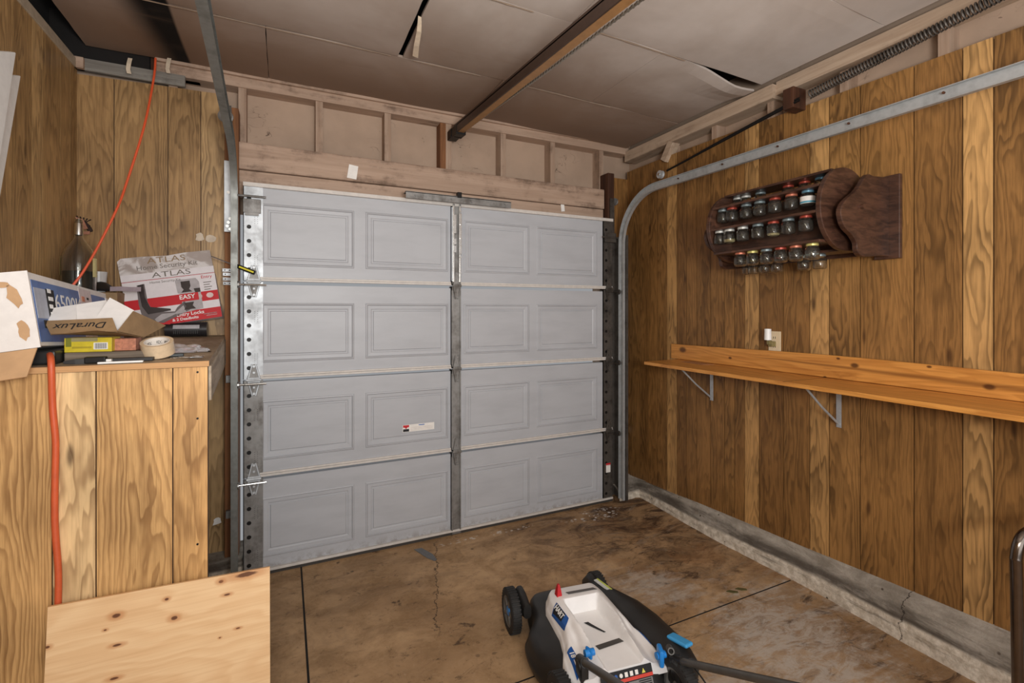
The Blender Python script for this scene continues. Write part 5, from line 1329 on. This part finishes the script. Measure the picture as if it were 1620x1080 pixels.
# ================================================================ LAWN MOWER
mw = thing('lawn_mower', 'white and black electric push lawn mower with blue trim on the concrete floor', 'lawn mower', (1.116, 1.64, 0), -math.radians(8))
mblk = plain('mower_black_plastic', (40, 39, 38), .42, var=.2, scale=14)
mtyr = plain('mower_tyre', (38, 37, 36), .75, var=.25, scale=40, bump=.3)
mwht = plain('mower_white_plastic', (242, 240, 238), .38, var=.05, scale=8)
mgry = plain('mower_grey_plastic', (104, 102, 98), .45)
mblu = plain('mower_blue_plastic', (34, 132, 214), .38, var=.05)
mdbl = plain('mower_decal_blue', (22, 84, 160), .4, var=.04)
def mpart(nm, bm, m, **k): return obj(nm, bm, m, mw, **k)
# deck
def catclosed(ps, n=5):
    N_ = len(ps); out = []
    for i in range(N_):
        p0, p1, p2, p3 = [Vector((*ps[(i+k) % N_], 0)) for k in (-1, 0, 1, 2)]
        for k in range(n):
            t = k/n; v = .5*((2*p1)+(-p0+p2)*t+(2*p0-5*p1+4*p2-p3)*t*t+(-p0+3*p1-3*p2+p3)*t**3); out.append((v.x, v.y))
    return out
base = catclosed([(-.05, .335), (-.13, .32), (-.165, .24), (-.185, .15), (-.235, .07), (-.248, -.02), (-.235, -.11), (-.19, -.20), (-.175, -.30), (-.10, -.34), (.05, -.34), (.16, -.33), (.20, -.22), (.235, -.10), (.24, .05), (.20, .15), (.17, .24), (.12, .32), (.04, .335)])
def sc(pl, k, z, cx=0, cy=0): return [Vector((cx+(x-cx)*k, cy+(y-cy)*k, z)) for x, y in pl]
bm = bm_new(); loft(bm, [sc(base, .985, .035), sc(base, 1.0, .045), sc(base, 1.015, .062), sc(base, 1.0, .07), sc(base, .975, .078), sc(base, .955, .105), sc(base, .90, .130), sc(base, .80, .145), sc(base, .62, .150), sc(base, .3, .152)], cap0=False)
mpart('deck', bm, mblk, smooth=True)
bm = bm_new(); loft(bm, [sc(base, .93, .036), sc(base, .90, .10)], cap0=False, cap1=True); mpart('deck_underside', bm, mblk)
# shroud as height field
def ss(a, b, x):
    t = max(0, min(1, (x-a)/(b-a))); return t*t*(3-2*t)
def halfw(y):
    pts = [(.30, .03), (.285, .075), (.25, .115), (.20, .128), (.10, .132), (.0, .135), (-.08, .148), (-.13, .165), (-.20, .172), (-.27, .165), (-.30, .155)]
    for (y0, w0), (y1, w1) in zip(pts, pts[1:]):
        if y <= y0 and y >= y1: return w0+(w1-w0)*((y0-y)/(y0-y1))
    return .03
def top_z(x, y):
    hw = halfw(y); ax = abs(x)/hw
    crown = .285 - .02*ss(.15, .30, y) - .03*ss(-.14, -.30, y)
    lower = .225 - .03*ss(-.05, -.28, y)            # shoulder behind the rims
    rim = ss(.145, .078, abs(x) + .028*ss(-.02, -.16, y))  # raised spine (two rims)
    z = lower + (crown-lower)*rim
    if y > .12: z = max(z, crown - .055*max(0, ax-.45)/.55 - .02*ss(.2, .3, y))
    # battery bay
    cav = ss(.076, .062, abs(x))*ss(.150, .128, y)
    floor_ = .195 + .02*ss(.05, -.2, y)
    z = z*(1-cav) + floor_*cav if z > floor_ else z
    # side scoops in the rims
    sc_ = ss(.016, .0, abs(abs(x)-.100))*ss(.02, -.03, y)*ss(-.14, -.08, y); z -= .016*sc_
    # round off at the outline
    e = ss(1.0, .86, ax); z = z - .035*(1-e)
    z -= .03*ss(.26, .30, y)
    return z
def TS(v): return Vector((v[0]*1.08+.008, v[1]*.82-.058, .150+(v[2]-.165)*.68))
bm = bm_new(); NX, NYg = 72, 90; gridv = []
for j in range(NYg+1):
    y = .298 - .585*j/NYg; hw = halfw(y); row = []
    for i in range(NX+1):
        t = -1+2*i/NX; x = hw*t; row.append(bm.verts.new(TS((x, y, top_z(x, y)))))
    gridv.append(row)
for j in range(NYg):
    for i in range(NX): bm.faces.new((gridv[j][i], gridv[j][i+1], gridv[j+1][i+1], gridv[j+1][i]))
border = [r[0] for r in gridv] + gridv[-1][1:] + [r[-1] for r in gridv[::-1]][1:] + gridv[0][::-1][1:-1]
low = [bm.verts.new((v.co.x*1.02, v.co.y*1.01, .128)) for v in border]
for k in range(len(border)): bm.faces.new((border[k], border[(k+1) % len(border)], low[(k+1) % len(border)], low[k]))
mpart('shroud', bm, mwht, smooth=True, ang=60)
def on_top(x, y, d=.0015): return TS((x, y, top_z(x, y)+d))
def decal(nm, pts, m, d=.002, nsub=8):
    """four corner points (x,y) in order; draped on the shroud"""
    bm = bm_new(); a, b, c_, e = [Vector((*p_, 0)) for p_ in pts]; V = []
    for i in range(nsub+1):
        r_ = []
        for j in range(nsub+1):
            s_, t_ = i/nsub, j/nsub; q_ = (a*(1-s_)+b*s_)*(1-t_) + (e*(1-s_)+c_*s_)*t_
            r_.append(bm.verts.new(on_top(q_.x, q_.y, d)))
        V.append(r_)
    for i in range(nsub):
        for j in range(nsub): bm.faces.new((V[i][j], V[i+1][j], V[i+1][j+1], V[i][j+1]))
    return mpart(nm, bm, m)
def text_on(s, size, x, y, dirx, m, sx=1.0, bold=0.0, d=.003):
    e = .006; c0 = on_top(x, y, d)
    dx = Vector((dirx[0], dirx[1], 0)).normalized(); dyv = Vector((-dx.y, dx.x, 0))
    px = (on_top(x+dx.x*e, y+dx.y*e, 0) - on_top(x-dx.x*e, y-dx.y*e, 0)); py = (on_top(x+dyv.x*e, y+dyv.y*e, 0) - on_top(x-dyv.x*e, y-dyv.y*e, 0))
    return text(s, size, frame(c0, px, py), m, mw, sx=sx, bold=bold)
# battery bay slot, labels, key
decal('battery_slot', [(-.022, .05), (-.004, .05), (.030, -.05), (.022, -.052)], M['ink'], .0025)
decal('warning_decal', [(-.045, .205), (.075, .200), (.085, .175), (-.040, .178)], plain('decal_grey', (96, 94, 92), .5))
decal('warning_decal', [(-.045, -.130), (.055, -.115), (.062, -.145), (-.042, -.162)], plain('decal_dark', (70, 66, 62), .5))
kb_ = on_top(-.078, .195, 0); bm = bm_new(); loft(bm, [[kb_+Vector((x, y, z)) for x, y in ((-w_, -l_), (w_, -l_), (w_, l_), (-w_, l_))] for w_, l_, z in ((.012, .016, -.004), (.009, .012, .022), (.004, .006, .046))]); mpart('safety_key', bm, plain('red_plastic', (190, 26, 34), .35), bevel=.002)
decal('brand_decal', [(-.126, .135), (-.100, .150), (-.096, .012), (-.124, -.02)], mdbl, .0022)
decal('brand_decal', [(-.122, .130), (-.101, .143), (-.098, .045), (-.119, .035)], M['ink'], .0030)
text_on('HART', .026, -.110, .088, (-.0, -1), M['white'], sx=1.15, bold=.0008, d=.005)
decal('size_decal', [(-.150, -.125), (-.128, -.110), (-.125, -.245), (-.158, -.255)], mdbl, .0022)
text_on('18', .024, -.140, -.155, (.0, -1), M['white'], sx=1.1, bold=.0008, d=.006)
for k in range(2): decal('size_decal_line', [(-.134-.010*k, -.178), (-.131-.010*k, -.178), (-.132-.010*k, -.205), (-.136-.010*k, -.205)], M['white'], .004)
decal('stripe_decal', [(.128, -.05), (.136, -.05), (.155, -.19), (.148, -.19)], mdbl, .0022)
# rear warning panel
bm = bm_new(); slab(bm, [(-.090, -.296, .178), (.112, -.296, .178), (.112, -.330, .105), (-.090, -.330, .105)], .004); wp = mpart('rear_warning_panel', bm, M['ink'])
Fr_ = frame((.011, -.3162, .1425), (1, 0, 0), (0, .034, .073))
def rp(nm, x0, x1, y0, y1, m, d=.0008):
    bm = bm_new(); bx(bm, x0, x1, y0, y1, .0, d, Fr_); return obj(nm, bm, m, wp)
rp('red_band', -.1, .1, .006, .016, plain('orange_red', (208, 62, 44), .5))
rp('text_block', -.095, -.01, -.036, .003, plain('decal_grey2', (120, 118, 116), .5)); rp('text_block', .0, .095, -.036, .003, plain('decal_grey2', (120, 118, 116), .5))
for k in range(6): rp('text_line', -.09, -.04, -.034+k*.0062, -.031+k*.0062, M['ink'], .0016); rp('text_line', .04, .09, -.034+k*.0062, -.031+k*.0062, M['ink'], .0016)
for k, c_ in enumerate(('white', 'blue', 'white', 'white', 'white', 'white', 'yel')):
    mm = {'white': M['paper'], 'blue': mdbl, 'yel': plain('sign_yellow', (226, 214, 90), .5)}[c_]
    if c_ == 'yel':
        bm = bm_new(); prism(bm, [(.058, .019), (.072, .019), (.065, .033)], 0, .001, Fr_); obj('warning_symbol', bm, mm, wp)
    elif c_ == 'blue' or k == 2:
        bm = bm_new(); prism(bm, [(-.065+k*.0205+.0065*math.cos(t*math.pi/8), .026+.0065*math.sin(t*math.pi/8)) for t in range(16)], 0, .001, Fr_); obj('warning_symbol', bm, mm, wp)
    else: rp('warning_symbol', -.071+k*.0205, -.059+k*.0205, .019, .033, mm, .001)
# black grass cover on the right
def ring_at(y, x0, x1, z0_, z1_, n=14):
    out = []
    for k in range(n):
        t = 2*math.pi*k/n; cx, cz = (x0+x1)/2, (z0_+z1_)/2; rx, rz = (x1-x0)/2, (z1_-z0_)/2
        c_, s_ = math.cos(t), math.sin(t); e = .7
        out.append(Vector((cx+rx*math.copysign(abs(c_)**e, c_), y, cz+rz*math.copysign(abs(s_)**e, s_))))
    return out
bm = bm_new(); loft(bm, [ring_at(.245, .145, .175, .12, .17), ring_at(.20, .135, .20, .09, .185), ring_at(.10, .14, .235, .07, .20), ring_at(.02, .145, .275, .05, .205), ring_at(-.08, .155, .305, .045, .20), ring_at(-.18, .165, .315, .045, .195), ring_at(-.26, .18, .318, .05, .19), ring_at(-.315, .205, .305, .07, .175), ring_at(-.33, .225, .28, .09, .15)])
mpart('side_cover', bm, mblk, smooth=True)
bm = bm_new(); bx(bm, -.021, .021, -.046, .046, -.004, .010, Matrix.Translation((.266, -.255, .196)) @ Matrix.Rotation(-.15, 4, 'X') @ Matrix.Rotation(.25, 4, 'Z'), .006); mpart('blue_release_tab', bm, plain('mower_light_blue', (70, 166, 226), .35, var=.04))
bm = bm_new(); bx(bm, -.012, .012, -.06, .06, 0, .0035, Matrix.Translation((.172, .155, .192)) @ Matrix.Rotation(.22, 4, 'Z')); q_ = mpart('side_label', bm, plain('label_pale', (206, 208, 204), .5))
bm = bm_new(); bx(bm, .003, .012, -.06, .06, .0035, .0042, Matrix.Translation((.172, .155, .192)) @ Matrix.Rotation(.22, 4, 'Z')); obj('label_band', bm, plain('label_lime', (190, 200, 90), .5), q_)
# wheels
def wheel(x, y, r, w_, side):
    t = bpy.data.objects.new('wheel', None); C.objects.link(t); t.parent = mw; t.location = (x, y, r)
    Q = Matrix.Rotation(math.pi/2, 4, 'Y')
    bm = bm_new(); lathe(bm, [(r*.70, -w_/2), (r*.90, -w_/2), (r*.97, -w_/2+.004), (r, -w_/2+.010), (r, w_/2-.010), (r*.97, w_/2-.004), (r*.90, w_/2), (r*.70, w_/2), (r*.70, -w_/2)], 48, Q)
    for k in range(36):
        a_ = 2*math.pi*k/36; bx(bm, -w_*.44, w_*.44, -.0028, .0028, r-.002, r+.003, Matrix.Rotation(a_, 4, 'X'))
    obj('tyre', bm, mtyr, t, smooth=True)
    bm = bm_new(); lathe(bm, [(r*.62, -w_*.42), (r*.72, -w_*.46), (r*.72, w_*.46), (r*.62, w_*.42), (r*.62, -w_*.42)], 40, Q)
    for k in range(5):
        a_ = 2*math.pi*k/5+.3; bx(bm, -.008, .008, -.008, .008, .02, r*.66, Matrix.Rotation(a_, 4, 'X') @ Matrix.Translation((side*w_*.25, 0, 0)), .003)
    lathe(bm, [(0, -w_*.3), (r*.28, -w_*.3), (r*.28, w_*.3), (0, w_*.3)], 20, Q)
    obj('wheel_rim', bm, mgry, t, smooth=True)
    bm = bm_new(); bx(bm, -.006, .006, -r*.6, r*.6, -r*.6, r*.6, None); bm.free()
    bm = bm_new(); lathe(bm, [(0, 0), (r*.64, 0), (r*.64, .006), (0, .006)], 32, Matrix.Translation((-side*.004, 0, 0)) @ Q); obj('wheel_disc', bm, mblk, t)
    bm = bm_new(); lathe(bm, [(0, w_*.44*side), (r*.20, w_*.42*side), (r*.24, w_*.3*side), (r*.24, 0), (0, 0)], 20, Q); obj('hub_cap', bm, mblu if y > 0 else mgry, t, smooth=True)
wheel(-.232, .272, .091, .044, -1); wheel(.200, .272, .091, .044, 1); wheel(-.225, -.285, .098, .048, -1); wheel(.205, -.345, .098, .048, 1)
for x in (-.19, .165):
    bm = bm_new(); loft(bm, [ring_at(.33, x-.02, x+.02, .10, .14), ring_at(.29, x-.022, x+.022, .07, .185), ring_at(.24, x-.02, x+.02, .08, .185), ring_at(.18, x-.015, x+.02, .10, .16)]); mpart('axle_arm', bm, mblk, smooth=True)
# handle: brackets, clamps, tubes
def ML(wx, wy, wz): return mw.matrix_world.inverted() @ Vector((wx, wy, wz)) if False else Matrix.Rotation(math.radians(8), 4, 'Z') @ (Vector((wx, wy, wz)) - Vector((1.116, 1.64, 0)))
hL0 = ML(*W(922, 1046, s=1.66)); hL1 = ML(*W(975, 1080, s=1.42)); hR0 = ML(*W(1074, 1045, s=1.70)); hR1 = ML(*W(1200, 1073, s=1.44))
hnd = plain('handle_grey_tube', (98, 96, 92), .4, .5, var=.1)
for a_, b_, nm in ((hL0, hL1, 'left'), (hR0, hR1, 'right')):
    d_ = (b_-a_); bm = bm_new(); tube(bm, [a_ - d_*.02, a_+d_*.5, b_, b_+d_*1.2], .0125, 14); mpart('handle_tube', bm, hnd, smooth=True)
    bm = bm_new(); cyl(bm, a_ - d_.normalized()*.03, a_ + d_.normalized()*.02, .018, .016, n=14); cyl(bm, a_+Vector((-.02, 0, -.01)), a_+Vector((.02, 0, -.01)), .016, n=14); bx(bm, a_.x-.014, a_.x+.014, a_.y-.02, a_.y+.03, .12, a_.z, None, .004); mpart('handle_socket', bm, mblk, smooth=True)
for a_, k in ((hL0+Vector((.035, .02, .01)), 1), (hR0+Vector((-.055, .03, .012)), -1)):
    bm = bm_new(); kk = .62 if k == 1 else 1.0; bx(bm, -.009*kk, .009*kk, -.022*kk, .028*kk, -.034*kk, .026*kk, Matrix.Translation(a_) @ Matrix.Rotation(.35*k, 4, 'Z'), .007); cyl(bm, a_ - Vector((.018, 0, 0)), a_ + Vector((.018, 0, 0)), .012, n=14); mpart('blue_clamp', bm, mblu, smooth=True)
for u, s_ in ((1052, 1.70),):
    a_ = ML(*W(1060, 1027, s=1.72)); bm = bm_new(); lathe(bm, [(.008, -.02), (.012, -.02), (.012, .02), (.008, .02), (.008, -.02)], 18, Matrix.Translation(a_) @ Matrix.Rotation(1.2, 4, 'X') @ Matrix.Rotation(-.4, 4, 'Y')); mpart('tube_end', bm, hnd, smooth=True)
bm = bm_new(); tube(bm, smooth_pts([hR0+Vector((-.02, .0, 0)), hR0+Vector((.05, .01, -.02)), hR0+Vector((.09, -.10, -.10)), hR0+Vector((.08, -.25, -.15)), hR0+Vector((.03, -.4, -.12))], 6), .003, 6); mpart('cable', bm, M['blackmetal'])
